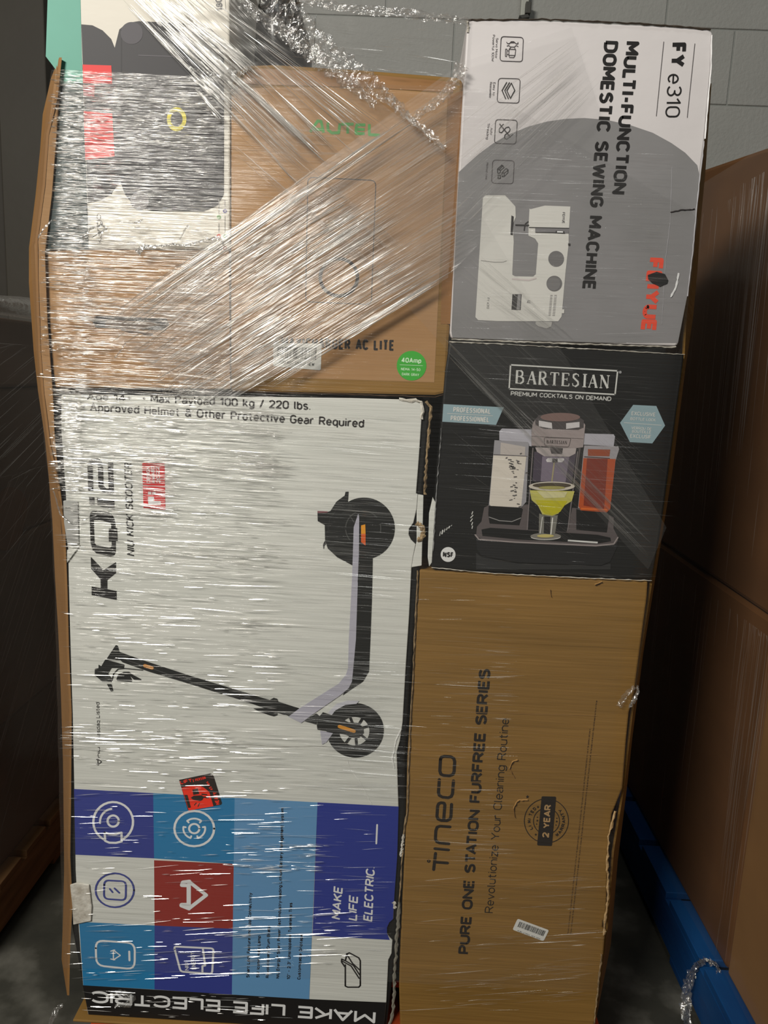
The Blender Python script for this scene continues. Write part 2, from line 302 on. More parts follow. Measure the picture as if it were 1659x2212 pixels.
# ================================================================== the setting
def structure(name, label, loc=(0, 0, 0)): return Thing(name, label, None, loc, kind='structure')
fl = mesh_obj('floor', [(-3, -3, 0), (3, -3, 0), (3, 1.28, 0), (-3, 1.28, 0)], [[0, 1, 2, 3]], FLOORM); fl['kind'] = 'structure'; fl['label'] = 'dark worn concrete floor with pale scuffed patches'
WY = 1.22
wall = structure('wall_back', 'grey painted concrete block wall behind the pallets', (0, WY, 0))
v, f = cuboid(-3, 3, WY-0.0005, WY+0.15, 0, 3.1); wall.mesh('mortar_bed', v, f, MORTAR)
bv, bf = cuboid(0.002, 0.404, -0.004, 0.10, 0.002, 0.201)
bm_ = bpy.data.meshes.new('block'); bm_.from_pydata(bv, [], bf); bm_.materials.append(BLOCK)
for r in range(-1, 15):
    z = 2.389-0.203*11+0.203*r
    if z < 0 or z > 2.95: continue
    x0 = 0.913 if (r % 2 == 0) else 0.711
    for k in range(-6, 3):
        x = x0+0.406*k
        if x < -1.45 or x > 1.5: continue
        o = bpy.data.objects.new('block', bm_); COL.objects.link(o); o.parent = wall.root; o.location = (x, 0, z)
        b = o.modifiers.new('bevel', 'BEVEL'); b.width = 0.0025; b.segments = 2
# flat dark panel and strip put in for an unidentified dark area
dark_panel = structure('dark_panel_1', 'flat dark brown panel on the back wall at far left', (-1.2, WY-0.02, 0))
DARKP = noisy('dark_panel_brown', (44, 40, 34), (50, 46, 39), (3, 3, 3), 0.6, 0.2, (30, 30, 30))
v, f = cuboid(-2.3, -1.23, WY-0.05, WY-0.015, 0.01, 2.6); bevel(dark_panel.mesh('panel_face', v, f, DARKP), 0.004)
v, f = cuboid(-1.225, -1.08, WY-0.065, WY-0.015, 0.0, 2.7); bevel(dark_panel.mesh('panel_strip', v, f, noisy('dark_strip_brown', (50, 46, 39), (56, 52, 44), (3, 3, 3), 0.6, 0.2, (30, 30, 30))), 0.004)
# thin conduit on the wall above the sewing machine carton
cd = Thing('conduit', 'thin white conduit with a dark clip on the wall above the white sewing machine carton', 'conduit', tuple(at_y(1131, 12, WY-0.03)))
pv, pf = [], []
a, b = at_y(1124, 34, WY-0.035), at_y(1141, 34, WY-0.035); zt = 2.95
v, f = cuboid(a[0], b[0], WY-0.035, WY-0.013, a[2], zt); bevel(cd.mesh('channel', v, f, flat(160, 160, 152)), 0.003)
a, b = at_y(1136, 4, WY-0.045), at_y(1146, 30, WY-0.045)
v, f = cuboid(a[0], b[0], WY-0.05, WY-0.013, b[2], a[2]); bevel(cd.mesh('clip', v, f, flat(60, 58, 52)), 0.002)
v, f = prism(at_y(np.array([1122, 1140, 1144, 1128]), np.array([33, 30, 36, 39]), WY-0.05), WY-0.05, WY-0.013); cd.mesh('bracket_foot', v, f, flat(52, 50, 46))

# ================================================================== pallet under the stack
def pallet(name, label, x0, x1, y0, y1, mat, loc, boards_along_x=True, group=None, zt=0.14):
    t = Thing(name, label, 'pallet', loc, group)
    n = 7; th = 0.018
    if boards_along_x:
        w = (y1-y0)/n
        for i in range(n):
            v, f = cuboid(x0, x1, y0+i*w+0.006, y0+(i+1)*w-0.02, zt-th, zt); bevel(t.mesh('deck_board', v, f, mat), 0.002)
        for xs in (x0, (x0+x1)/2-0.02, x1-0.04):
            v, f = cuboid(xs, xs+0.04, y0, y1, th, zt-th); bevel(t.mesh('stringer', v, f, mat), 0.002)
        for yb in (y0, (y0+y1)/2-.05, y1-.1):
            v, f = cuboid(x0, x1, yb, yb+.1, 0, th); bevel(t.mesh('bottom_board', v, f, mat), 0.002)
    else:
        w = (x1-x0)/n
        for i in range(n):
            v, f = cuboid(x0+i*w+0.006, x0+(i+1)*w-0.02, y0, y1, zt-th, zt); bevel(t.mesh('deck_board', v, f, mat), 0.002)
        for ys in (y0, (y0+y1)/2-0.02, y1-0.04):
            v, f = cuboid(x0, x1, ys, ys+0.04, th, zt-th); bevel(t.mesh('stringer', v, f, mat), 0.002)
        for xb in (x0, (x0+x1)/2-.05, x1-.1):
            v, f = cuboid(xb, xb+.1, y0, y1, 0, th); bevel(t.mesh('bottom_board', v, f, mat), 0.002)
    return t
ZP = 0.144
pallet('wooden_pallet', 'orange painted wooden pallet under the white scooter carton', -0.535, 0.44, -0.014, 0.98, ORANGEW, (-0.06, 0.48, 0), zt=ZP)
def down(pts, zb):
    """last two outline points are pushed down to a height"""
    p = np.array(pts); return p

# ================================================================== scooter carton
sc_t = Thing('scooter_carton', 'tall white carton printed with a kick scooter and blue squares, lower left', 'carton', (-0.26, 0.12, ZP+0.006))
v, f = prism([(-0.567, 0, ZP), (0.02, 0, ZP), (0.02, 0, ZP+0.0047), (-0.567, 0, ZP+0.0047)], -0.012, 0.30)
kb = Thing('cardboard_pad', 'kraft cardboard pad lying between orange pallet and white scooter carton', 'cardboard', (-0.27, 0.14, ZP))
bevel(kb.mesh('pad', v, f, KRAFT), 0.002)
outl = front([(117, 846), (918, 868), (930, 880), (912, 1080), (906, 1240), (886, 1460), (874, 1640), (876, 1745), (862, 1940), (850, 2100)], 0.004)
outl = list(outl)+[np.array([0.026, 0, ZP+0.0058]), np.array([-0.545, 0, ZP+0.0058])]+list(front([(152, 1990), (150, 1700), (143, 1400), (139, 1240), (122, 1050), (112, 930)], 0.004))
v, f = prism(outl, 0.004, 0.226); bevel(sc_t.mesh('carton_body', v, f, BLACKB), 0.004)
pan = [(132, 852), (760, 860), (905, 864), (913, 872), (905, 990), (899, 1066), (903, 1068), (900, 1100), (893, 1130), (884, 1142), (883, 1155), (888, 1166), (898, 1176), (893, 1200), (889, 1226), (884, 1329), (876, 1452), (870, 1560), (864, 1600), (857, 1625), (858, 1650), (861, 1742), (858, 1850), (852, 1933), (850, 1985), (841, 1992), (835, 2003), (835, 2016), (842, 2026), (848, 2032), (846, 2060), (839, 2074), (835, 2161), (828, 2231), (740, 2226), (500, 2211), (190, 2192), (179, 2128), (170, 2010), (163, 1880), (160, 1703), (157, 1560), (152, 1400), (148, 1250), (146, 1140), (140, 1040), (132, 930)]
v, f = prism(front(pan, 0.0), 0.0, 0.0038); bevel(sc_t.mesh('front_panel', v, f, WHITE), 0.0012)
p = Print(0.0)
BL1, BL2, BL3, BRD, BL4 = flat(52, 62, 140), flat(38, 122, 172), flat(98, 148, 192), flat(148, 44, 36), flat(42, 56, 142)
# colour squares
p.poly([(160, 1704), (331, 1713), (333, 1854), (163, 1846)], BL1)
p.poly([(331, 1713), (507, 1723), (507, 1866), (333, 1854)], BL2)
p.poly([(333, 1858), (507, 1866), (505, 2006), (334, 1999)], BRD)
p.poly([(171, 1991), (334, 1999), (334, 2137), (180, 2128)], BL2)
p.poly([(334, 1999), (505, 2006), (501, 2148), (334, 2137)], BL1)
p.poly([(507, 1723), (686, 1733), (668, 2158), (501, 2148)], BL3)
p.poly([(686, 1733), (861, 1742), (858, 1850), (852, 1933), (849, 1985), (841, 1992), (836, 2003), (836, 2016), (842, 2030), (675, 2021)], BL4)
p.poly([(179, 2128), (668, 2158), (834, 2165), (828, 2230), (740, 2225), (500, 2210), (191, 2191)], K)
# icons
z = zoomed(130, 1640, 4.1475)
big = z((480, 555))[0]
import math as _m
arc = lambda c, r, a0, a1, n=24, ry=None: [(c[0]+r*_m.cos(_m.radians(a0+(a1-a0)*i/n)), c[1]+(ry or r)*_m.sin(_m.radians(a0+(a1-a0)*i/n))) for i in range(n+1)]
p.stroke(z(*arc((476, 560), 178, 118, 418)), 5.5, WH, 1)
p.stroke(z(*arc((476, 560), 118, 175, 262)), 5, WH, 1)
p.stroke(z(*arc((476, 552), 50, 0, 360)), 5.5, WH, 1)
p.stroke(z((400, 656), (440, 668), (500, 670), (550, 656), (552, 735), (500, 748), (440, 746), (404, 730)), 5.5, WH, 1, closed=True)
for r_, w_ in ((178, 5.5),): p.stroke(z(*arc((1202, 620), r_, 0, 360, ry=158)), w_, WH, 1)
p.stroke(z(*arc((1202, 620), 46, 0, 360, ry=42)), 5, WH, 1)
for a0 in (-130, -10, 110):
    q = arc((1202, 620), 98, a0, a0+80, 10, 90); i0 = arc((1202, 620), 78, a0, a0, 1, 72)[0]; i1 = arc((1202, 620), 78, a0+80, a0+80, 1, 72)[0]
    p.stroke(z(i0, *q, i1), 4.5, WH, 1)
NAVY = flat(62, 70, 140)
p.stroke(z(*arc((490, 1172), 172, 0, 360, ry=152)), 4.5, NAVY, 1)
p.rrect(*z((396, 1082), (590, 1092), (588, 1262), (392, 1248)), 10, 4.5, NAVY, 1)
p.stroke(z((445, 1160), (470, 1190)), 4.5, NAVY, 1); p.stroke(z((488, 1155), (530, 1195)), 4.5, NAVY, 1)
p.stroke(z((1160, 1092), (1100, 1100), (1090, 1128), (1150, 1130), (1150, 1300), (1088, 1300), (1085, 1310), (1155, 1338)), 9, WH, 1)
p.stroke(z((1155, 1095), (1310, 1215), (1155, 1335)), 9, WH, 1); p.stroke(z((1155, 1110), (1155, 1320)), 9, WH, 1)
z = zoomed(130, 1880, 4.1475)
p.rrect(*z((318, 625), (670, 650), (668, 885), (325, 850)), 17, 5, WH, 1)
p.stroke(z((620, 725), (622, 805)), 5, WH, 1)
p.stroke(z((478, 712), (540, 760), (478, 800), (478, 712)), 3, WH, 1); p.stroke(z((455, 722), (490, 712)), 3, WH, 1); p.stroke(z((455, 792), (490, 800)), 3, WH, 1)
p.rrect(*z((1020, 680), (1375, 698), (1362, 925), (1080, 905)), 6, 5, WH, 1)
p.stroke(z((1280, 705), (1300, 850), (1275, 855), (1275, 915)), 5, WH, 1)
p.text('NIU', z((1155, 895))[0], z((1150, 825))[0], 10, WH, 1, 0.01); p.text('ENERGY', z((1220, 885))[0], z((1205, 730))[0], 11, WH, 1, 0.01)
# list on the pale blue square (read upwards)
z = zoomed(480, 1680, 3.95)
for s_, a, b in (('Smart Lock Feature and App Connectivity', (233, 1705), (255, 980)), ('5W Iconic Halo Lamp', (318, 1705), (330, 1345)), ('Revolutionary Drum Brake', (400, 1708), (412, 1258)),
                 ('NIU Energy\u2122 Smart Power Tech.Industry-leading Lithium Battery Management System', (488, 1712), (528, 258)), ('10\u2033 - 2.3\u2033 Unstoppable Tubeless Tires', (580, 1720), (600, 1065)), ('Customizable Griptape', (668, 1722), (690, 1335))):
    p.text(s_, z(a)[0], z(b)[0], 8.2, flat(16, 18, 30), 1, 0.03)
for s_, a, b in (('MAKE', (1010, 1212), (1030, 935)), ('LIFE', (1150, 1222), (1160, 1010)), ('ELECTRIC.', (1280, 1228), (1305, 760))):
    p.text(s_, z(a)[0], z(b)[0], 22, WH, 1, 0.018, 0.18)
p.stroke(z((1322, 400), (1315, 560)), 4, WH, 1)
p.stroke(z((1050, 1595), (1050, 1775), (1070, 1785), (1165, 1785), (1178, 1770), (1178, 1560), (1165, 1535), (1085, 1492), (1065, 1500), (1050, 1560), (1020, 1545), (1018, 1570), (1045, 1610)), 3.6, K, 1)
for q in (((1060, 1500), (1110, 1580), (1175, 1640)), ((1052, 1560), (1120, 1600), (1172, 1680)), ((1018, 1560), (1100, 1605), (1168, 1710))): p.stroke(z(*q), 3.2, K, 1)
# upside down lettering along the bottom
p.text('MAKE LIFE ELECTRIC', (812, 2184), (196, 2139), 35, WH, 1, 0.02)
# top lettering
p.text('Age 14+', (188, 864), (285, 867), 15, INK, 1, 0.006); p.text('\u2022 Max Payload 100 kg / 220 lbs.', (308, 869), (671, 886), 18, INK, 1, 0.012)
p.text('\u2022 Approved Helmet & Other Protective Gear Required', (177, 887), (786, 924), 18.5, INK, 1, 0.012)
# logo
z = zoomed(180, 960, 6.145)
p.poly(z((112, 1885), (232, 1905), (230, 1790), (105, 1650), (100, 1490), (270, 1665), (435, 1560), (435, 1705), (320, 1800), (320, 1920), (443, 1945), (443, 2062), (112, 2000)), K, 1)
p.poly(z((120, 882), (230, 878), (350, 905), (395, 945), (420, 1010), (432, 1110), (432, 1430), (410, 1478), (360, 1486), (180, 1450), (125, 1400), (98, 1310), (85, 965), (95, 905)), K, 1, [z((140, 1000), (220, 1005), (350, 1035), (370, 1065), (378, 1335), (368, 1365), (345, 1373), (170, 1335), (150, 1300))])
p.poly(z((340, 1115), (450, 1108), (456, 1278), (340, 1286)), K, 2)
p.poly(z((78, 695), (148, 700), (152, 808), (85, 805)), K, 1); p.poly(z((180, 700), (412, 745), (418, 868), (250, 830), (190, 808)), K, 1)
p.stroke(z((100, 615), (90, 260), (120, 222), (200, 220), (228, 265), (236, 555), (285, 612), (372, 628), (362, 240)), 11.5, K, 1, cap=False)
p.text('NIU KICK SCOOTER', z((682, 1485))[0], z((645, 250))[0], 17, K, 1, 0.012, 0.2)
AWR = flat(206, 44, 46)
p.poly(z((782, 245), (1080, 252), (1092, 866), (800, 846)), AWR, 1)
p.stroke(z((792, 545), (1088, 556)), 1.5, WH, 2)
for i, s_ in enumerate(('DESIGN', 'AWARD', '2022')): p.text(s_, z((892+66*i, 515))[0], z((885+62*i, 290))[0], 8, WH, 2, 0.02)
p.poly(z((860, 745), (1030, 752), (1030, 806), (865, 800)), WH, 2); p.poly(z((860, 690), (940, 693), (940, 745), (860, 745)), WH, 2); p.poly(z((860, 625), (905, 627), (905, 668), (860, 668)), WH, 2); p.poly(z((915, 627), (962, 628), (962, 668), (915, 668)), WH, 2)
# listing line and small triangle mark
z = zoomed(130, 1300, 4.1475)
p.text('Nasdaq Listed', z((360, 1235))[0], z((352, 898))[0], 9, INK, 1); p.text('niu', z((360, 1395))[0], z((356, 1300))[0], 7.5, INK, 1, 0.01)
p.stroke(z((338, 1408), (372, 1432), (340, 1458), (338, 1408)), 2, INK, 1); p.stroke(z((326, 1412), (342, 1405)), 2, INK, 1); p.stroke(z((326, 1452), (342, 1460)), 2, INK, 1)
p.done(sc_t, 'front_print')
# the printed scooter
p = Print(-0.0004); DK = flat(30, 31, 30, 0.5); DK2 = flat(50, 50, 50); SIL = flat(176, 174, 186); SIL2 = flat(196, 196, 204)
z = zoomed(640, 1040, 6.9125)
p.circle(z((1010, 700))[0], 460/6.9, DK, 0, 60); 
p.poly(z((770, 300), (780, 150), (735, 155), (722, 210), (600, 300), (510, 440), (470, 452), (316, 440), (320, 590), (425, 650), (430, 880), (470, 1000), (610, 1130), (835, 1250), (1150, 1130), (1240, 1080), (1000, 500)), DK, 1)
p.poly(z((316, 440), (470, 446), (470, 462), (320, 470)), flat(120, 70, 76), 2)
p.poly(z((405, 1005), (400, 940), (428, 880), (440, 938), (420, 950), (412, 1005)), DK2, 1)
p.stroke(z((770, 250), (620, 390), (500, 560), (470, 760)), 1.2, DK2, 2)
for a0, a1 in ((185, 245), (265, 320), (345, 372), (140, 175)): p.stroke(z(*arc((1000, 700), 262, a0, a1, 12)), 2.2, flat(74, 74, 72), 2)
p.stroke(z((800, 510), (865, 610)), 1.5, flat(80, 80, 80), 2)
p.poly(z((968, 655), (1030, 638), (1035, 780), (968, 780)), flat(228, 152, 40), 2); p.poly(z((968, 780), (1035, 780), (1035, 955), (968, 905)), flat(214, 92, 34), 2)
deck_r = [(805, 1205), (804, 1260), (803, 1300), (800, 1380), (797, 1450), (784, 1472), (757, 1490), (740, 1502)]
p.poly([(762, 1225), (770, 1130)]+[(805, 1200)]+deck_r+[(752, 1480), (762, 1440)], DK, 1)
p.poly(z((925, 480), (940, 530), (935, 1100), (915, 1521), (830, 1521), (845, 1100), (858, 680))+[], SIL, 3)
z2 = zoomed(500, 1380, 4.1475)
p.poly([(760, 1258), (773, 1258), (769, 1380)]+z2((1088, 300), (1080, 380), (1050, 440), (980, 500), (720, 680), (625, 752), (510, 695), (610, 620), (800, 500), (960, 400), (1025, 320), (1045, 260), (1052, 0)), SIL, 3)
p.poly(z2((1100, 300), (1225, 290), (1190, 360), (1150, 400), (1030, 460), (980, 500), (1060, 430), (1085, 370)), DK, 2)
# front wheel
c_ = (1108, 818)
p.poly(z2(*arc(c_, 256, 0, 360, 60, 244)), DK, 1, [z2(*arc((1100, 825), 136, 0, 360, 40, 128))])
p.poly(z2((865, 660), (940, 580), (1040, 550), (1145, 553), (1120, 580), (1020, 590), (930, 640), (900, 680)), SIL2, 2)
p.poly(z2((795, 820), (910, 842), (850, 925), (812, 945)), SIL, 2)
for a_ in (-20, 40, 85, 125, 250, 300): p.stroke(z2((c_[0], c_[1]), (c_[0]+140*_m.cos(_m.radians(a_)), c_[1]+132*_m.sin(_m.radians(a_)))), 6, DK, 2)
p.poly(z2((765, 770), (790, 690), (820, 655), (960, 700), (1050, 745), (1130, 750), (1180, 790), (1185, 840), (1140, 885), (1085, 885), (1020, 855), (770, 810)), DK, 3)
p.stroke(z2((968, 782), (1098, 824)), 8.5, flat(218, 148, 50), 4)
p.poly(z2((790, 690), (760, 765), (650, 735), (720, 690), (760, 665)), DK, 2)
# stem
z3 = zoomed(130, 1300, 4.1475)
p.poly(z3((530, 445), (660, 492), (800, 540), (1180, 665), (1659, 810), (1800, 855), (2140, 950), (2140, 1020), (2000, 1010), (1659, 890), (1100, 715), (800, 625), (700, 590), (560, 540), (540, 520), (410, 520), (500, 385), (515, 390)), DK, 2)
p.poly(z2((0, 445), (280, 530), (345, 545), (380, 525), (410, 535), (420, 560), (605, 620), (515, 690), (410, 650), (0, 515)), DK, 2)
p.poly(z2((195, 622), (290, 618), (490, 632), (410, 645), (412, 680), (380, 692), (340, 682), (250, 650)), DK, 2)
p.poly(z3((405, 515), (575, 560), (570, 590), (460, 590), (430, 640), (465, 690), (460, 715), (375, 710), (310, 655), (312, 600), (345, 592), (345, 560), (370, 575)), DK, 2)
p.poly(z3((420, 735), (460, 735), (475, 795), (455, 800)), DK, 2)
p.poly(z3((505, 690), (520, 650), (570, 625), (620, 625), (650, 650), (725, 690), (725, 700), (660, 695), (625, 660), (645, 700), (640, 715), (510, 705)), DK, 2)
p.stroke(z3((465, 700), (480, 640), (520, 600), (580, 595), (740, 610)), 2, DK, 2)
p.stroke(z3((760, 570), (825, 590)), 8, flat(206, 142, 72), 3)
p.stroke(z3((600, 520), (1100, 690), (1659, 865)), 1.5, flat(76, 76, 76), 3)
p.done(sc_t, 'printed_scooter', 'printed picture of a folded-out black and silver kick scooter')
# orange-red handling sticker
p = Print(-0.0008); z = zoomed(370, 1650, 12.7615)
FR = flat(246, 52, 26, 0.5); BK = flat(40, 30, 26)
p.poly(z((215, 440), (1090, 258), (1150, 290), (1395, 1080), (1370, 1125), (460, 1275)), BK, 0)
p.poly(z((285, 655), (560, 590), (760, 585), (900, 650), (1050, 770), (1165, 1165), (480, 1280)), FR, 1)
p.poly(z((585, 700), (730, 670), (775, 820), (610, 850)), BK, 2); p.poly(z((540, 930), (620, 870), (850, 860), (900, 920), (860, 990), (790, 1020), (600, 980)), BK, 2)
p.stroke(z((850, 830), (980, 845)), 3.2, BK, 2); p.stroke(z((880, 905), (1020, 930)), 3.2, BK, 2); p.stroke(z((640, 1130), (690, 1070)), 2, BK, 2); p.stroke(z((740, 1170), (780, 1080)), 2, BK, 2)
p.poly(z((360, 850), (450, 850), (545, 1195), (470, 1210)), BK, 2)
p.text('HEAVY', z((1345, 1110))[0], z((1250, 760))[0], 10, FR, 1, 0.03); p.text('LIFT', z((260, 560))[0], z((590, 495))[0], 9, FR, 1, 0.03); p.text('2 PERSON', z((600, 500))[0], z((960, 410))[0], 7, FR, 1, 0.02)
p.text('45 lbs', z((1160, 700))[0], z((1010, 470))[0], 7, FR, 1, 0.02)
p.done(sc_t, 'handling_sticker', 'orange-red and black HEAVY handling sticker')
# tabs, torn corrugation, folds
v, f = prism(front([(903, 1068), (915, 1070), (911, 1222), (888, 1226), (893, 1200), (900, 1170), (900, 1105)], 0.001), 0.001, 0.0045); bevel(sc_t.mesh('side_tab', v, f, WHITE), 0.001)
v, f = prism(front([(151, 1912), (164, 1908), (192, 1912), (198, 1960), (196, 1990), (158, 1998), (156, 1960)], -0.004), -0.004, -0.001); bevel(sc_t.mesh('side_tab', v, f, SCUFF), 0.001)
v, f = prism(front([(136, 1082), (148, 1080), (168, 1084), (170, 1176), (146, 1182), (138, 1130)], -0.003), -0.003, 0.0); bevel(sc_t.mesh('side_tab', v, f, flat(170, 170, 166)), 0.001)
v, f = prism(front([(145, 1188), (172, 1178), (150, 1208), (145, 1215)], -0.003), -0.003, 0.0); sc_t.mesh('side_tab', v, f, WHITE)
ragged(sc_t, [(862, 862), (885, 864), (910, 868), (913, 890), (909, 905)], 7, SCUFF, -0.001, 'crushed_corner')
ragged(sc_t, [(921, 866), (930, 880), (930, 900), (924, 960), (920, 1020), (917, 1068)], 6, TORN, 0.002, 'torn_edge')
ragged(sc_t, [(899, 1130), (903, 1133), (912, 1138), (915, 1150), (911, 1165), (901, 1166)], 10, TORN, -0.001, 'torn_edge', 3)
ragged(sc_t, [(903, 1232), (898, 1330), (893, 1450), (888, 1540), (883, 1650), (880, 1750), (872, 1800), (866, 1900), (862, 1950)], 3.5, TORN, 0.0025, 'torn_edge', 8)
ragged(sc_t, [(872, 1802), (870, 1815), (866, 1850)], 6, SCUFF, 0.002, 'torn_edge', 3)
ragged(sc_t, [(862, 1948), (860, 1990), (855, 2060), (852, 2100), (850, 2180), (842, 2212)], 7, flat(128, 124, 112), 0.001, 'torn_edge', 6)
ragged(sc_t, [(849, 1948), (853, 1953), (852, 1962)], 7, SCUFF, -0.001, 'torn_edge', 3)
ragged(sc_t, [(500, 1607), (620, 1613), (700, 1612), (780, 1616), (848, 1623)], 1.2, flat(150, 148, 140), -0.0006, 'crease', 7)
ragged(sc_t, [(750, 1640), (756, 1662), (775, 1685), (790, 1712), (803, 1738)], 1.2, flat(232, 232, 228), -0.0006, 'crease', 5)
ragged(sc_t, [(866, 1575), (855, 1600), (852, 1620), (847, 1640), (852, 1660)], 3, flat(232, 232, 228), -0.001, 'crease', 5)

# ================================================================== charger carton
au = Thing('charger_carton', 'kraft carton with green lettering and a black ring printed, centre top', 'carton', (-0.11, 0.13, 1.338))
Y = 0.010
o1 = [(499, 178), (512, 152), (530, 140), (590, 138), (760, 148), (990, 166), (1001, 176), (985, 480), (964, 850), (940, 855), (700, 850), (498, 846), (497, 500)]
body(au, o1, Y, 0.25, KRAFT, bev=0.006)
p = Print(Y)
p.poly([(500, 192), (640, 188), (800, 190), (967, 203), (962, 330), (938, 826), (500, 812)], KRAFT_PALE)
p.poly([(560, 148), (760, 158), (985, 178), (978, 200), (800, 190), (600, 184), (528, 182), (520, 160)], KRAFT_TAPE, 1)
p.poly([(968, 206), (1000, 196), (984, 480), (972, 700), (952, 700), (960, 400)], KRAFT_TAPE, 0)
GN = flat(62, 150, 62)
z = zoomed(450, 0, 2.9625)
for q in (((652, 845), (700, 775), (722, 778), (738, 850)), ((672, 828), (732, 830)), ((765, 785), (765, 830), (790, 852), (835, 850), (842, 790)), ((852, 795), (930, 795)), ((892, 798), (892, 855)), ((1005, 800), (950, 800), (945, 828), (1000, 830)), ((945, 828), (945, 855), (1000, 856)), ((1030, 795), (1030, 862), (1098, 866))):
    p.stroke(z(*q), 5.5, GN, 1, cap=False)
p.rrect((665, 383), (812, 390), (802, 658), (660, 652), 12, 1.8, INK, 1)
p.circle((732, 599), 44, INK, 1, 48, hole=36.5)
p.text('MAXICHARGER AC LITE', (608, 752), (852, 758), 22.5, INK, 1, 0.025)
p.circle((889, 790), 32, flat(60, 168, 54), 1); p.text('40Amp', (867, 783), (910, 785), 10.5, flat(205, 235, 200), 2, 0.02); p.stroke([(864, 788), (913, 790)], 0.8, flat(205, 235, 200), 2)
p.text('NEMA 14-50', (866, 800), (908, 802), 6, flat(190, 228, 184), 2, 0.02); p.text('DARK GRAY', (868, 811), (905, 813), 6, flat(190, 228, 184), 2, 0.02)
p.done(au, 'front_print')
def barcode(t, c, y, n=26, tone=(40, 40, 40)):
    p = Print(y); C = [np.array(q, float) for q in c]
    L_ = lambda s, q: tuple((C[0]*(1-s)+C[1]*s)*(1-q)+(C[3]*(1-s)+C[2]*s)*q)
    p.rrect(*[tuple(q) for q in C], 4, 0, flat(222, 222, 216, 0.4), 0)
    x = 0.08; ink = flat(*tone)
    while x < 0.9:
        w = random.choice((0.008, 0.014, 0.022)); p.poly([L_(x, .16), L_(x+w, .16), L_(x+w, .62), L_(x, .62)], ink, 1); x += w+random.choice((0.009, 0.014, 0.02))
    p.text('X00 40C X56U7 NEW', L_(.12, .86), L_(.86, .86), np.linalg.norm(C[3]-C[0])*0.14, ink, 1)
    p.done(t, 'barcode_label', 'white barcode label')
barcode(au, [(591, 741), (695, 742), (693, 800), (590, 791)], Y-0.0006)
ragged(au, [(500, 205), (512, 180), (530, 152)], 8, TORN, Y-0.001, 'crushed_corner', 4)
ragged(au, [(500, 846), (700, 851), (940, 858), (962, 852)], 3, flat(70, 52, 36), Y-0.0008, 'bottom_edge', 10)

# ================================================================== carton with hand hole
hh = Thing('kraft_carton', 'plain kraft carton with a slotted hand hole, above the white scooter carton', 'carton', (-0.41, 0.13, 1.335))
Y = 0.008
hol = [(92, 543), (200, 540), (494, 541), (497, 840), (330, 838), (116, 836), (104, 700)]
slot = [(206, 682), (360, 688), (366, 700), (358, 714), (206, 708), (199, 695)]
fo = front(hol, Y); so = front(slot, Y)
loops = [[Vector((q[0], q[2], 0)) for q in l] for l in (fo, so)]
tri = [list(t) for t in tessellate_polygon(loops)]
vv = np.vstack([fo, so]); n1, n2 = len(fo), len(so); bk = vv.copy(); bk[:, 1] = Y+0.25; inner = so.copy(); inner[:, 1] = Y+0.005
V = np.vstack([vv, bk[:n1], inner]); Fs = tri+[[i, n1+n2+i, n1+n2+(i+1) % n1, (i+1) % n1] for i in range(n1)]
Fs += [[n1+i, 2*n1+n2+i, 2*n1+n2+(i+1) % n2, n1+(i+1) % n2] for i in range(n2)]+[list(range(n1+n2, 2*n1+n2))]
hh.mesh('carton_body', V, Fs, KRAFT_PALE)
v, f = prism(front([(190, 670), (375, 676), (375, 725), (190, 720)], Y+0.006), Y+0.009, Y+0.06); hh.mesh('dark_hole_block', v, f, flat(26, 24, 30))  # dark block behind the slot, its colour stands for the hole's shade
v, f = prism(front([(232, 690), (300, 694), (350, 700), (300, 712), (225, 707)], Y+0.003), Y+0.003, Y+0.008); bevel(hh.mesh('hand_hole_flap', v, f, KRAFT_DARK), 0.001)
ragged(hh, [(262, 712), (290, 716), (330, 722)], 6, KRAFT_DARK, Y-0.0005, 'dent', 6)
ragged(hh, [(93, 545), (104, 700), (112, 800), (117, 836)], 5, flat(26, 26, 32), Y-0.0008, 'dark_side_strip', 8)  # narrow dark strip along the left edge

# ================================================================== beige carton, top left
st = Thing('beige_carton', 'beige carton with teal side, black pads, a red tag and yellow ring printed, top left', 'carton', (-0.44, 0.13, 1.55))
Y = 0.006
tl = at_y(172, -150, Y); zt = tl[2]
e = list(front([(98, 539), (192, 538), (496, 538), (497, 300), (496, 0), (496, -150), (104, -150), (103, 0), (99, 122), (128, 160), (122, 300), (110, 420)], Y))
v, f = prism(e, Y, Y+0.25); bevel(st.mesh('carton_body', v, f, BEIGE), 0.003)
p = Print(Y); TD = flat(24, 46, 45); SEAT = flat(36, 33, 37); SEAT2 = flat(64, 60, 66)
p.poly([(104, -150), (173, -150), (174, 0), (177, 120), (180, 180), (127, 180), (128, 160), (99, 122), (103, 0)], TEALB)
p.poly([(128, 180), (180, 180), (192, 538), (99, 538), (110, 420), (122, 300)], TD)
p.poly([(176, 53), (200, 55), (222, 66), (240, 84), (248, 104), (258, 64), (275, 50), (300, 46), (420, 52), (455, 62), (477, 82), (484, 120), (484, 420), (470, 444), (440, 457), (330, 456), (290, 446), (270, 420), (260, 392), (240, 420), (215, 434), (190, 438)], SEAT, 1)
p.circle((285, 72), 24, SEAT2, 2); p.circle((302, 434), 20, flat(120, 116, 116), 2)
p.stroke([(178, 230), (478, 240)], 2.0, flat(30, 28, 32), 2); p.stroke([(262, 66), (262, 398)], 2.2, flat(30, 28, 32), 2); p.stroke([(300, 120), (470, 126)], 1.6, flat(84, 80, 86), 2); p.stroke([(290, 350), (476, 354)], 1.6, flat(84, 80, 86), 2)
p.poly([(268, 240), (330, 236), (352, 250), (352, 300), (330, 305), (268, 300)], flat(38, 36, 40), 2)
TAG = flat(214, 36, 34)
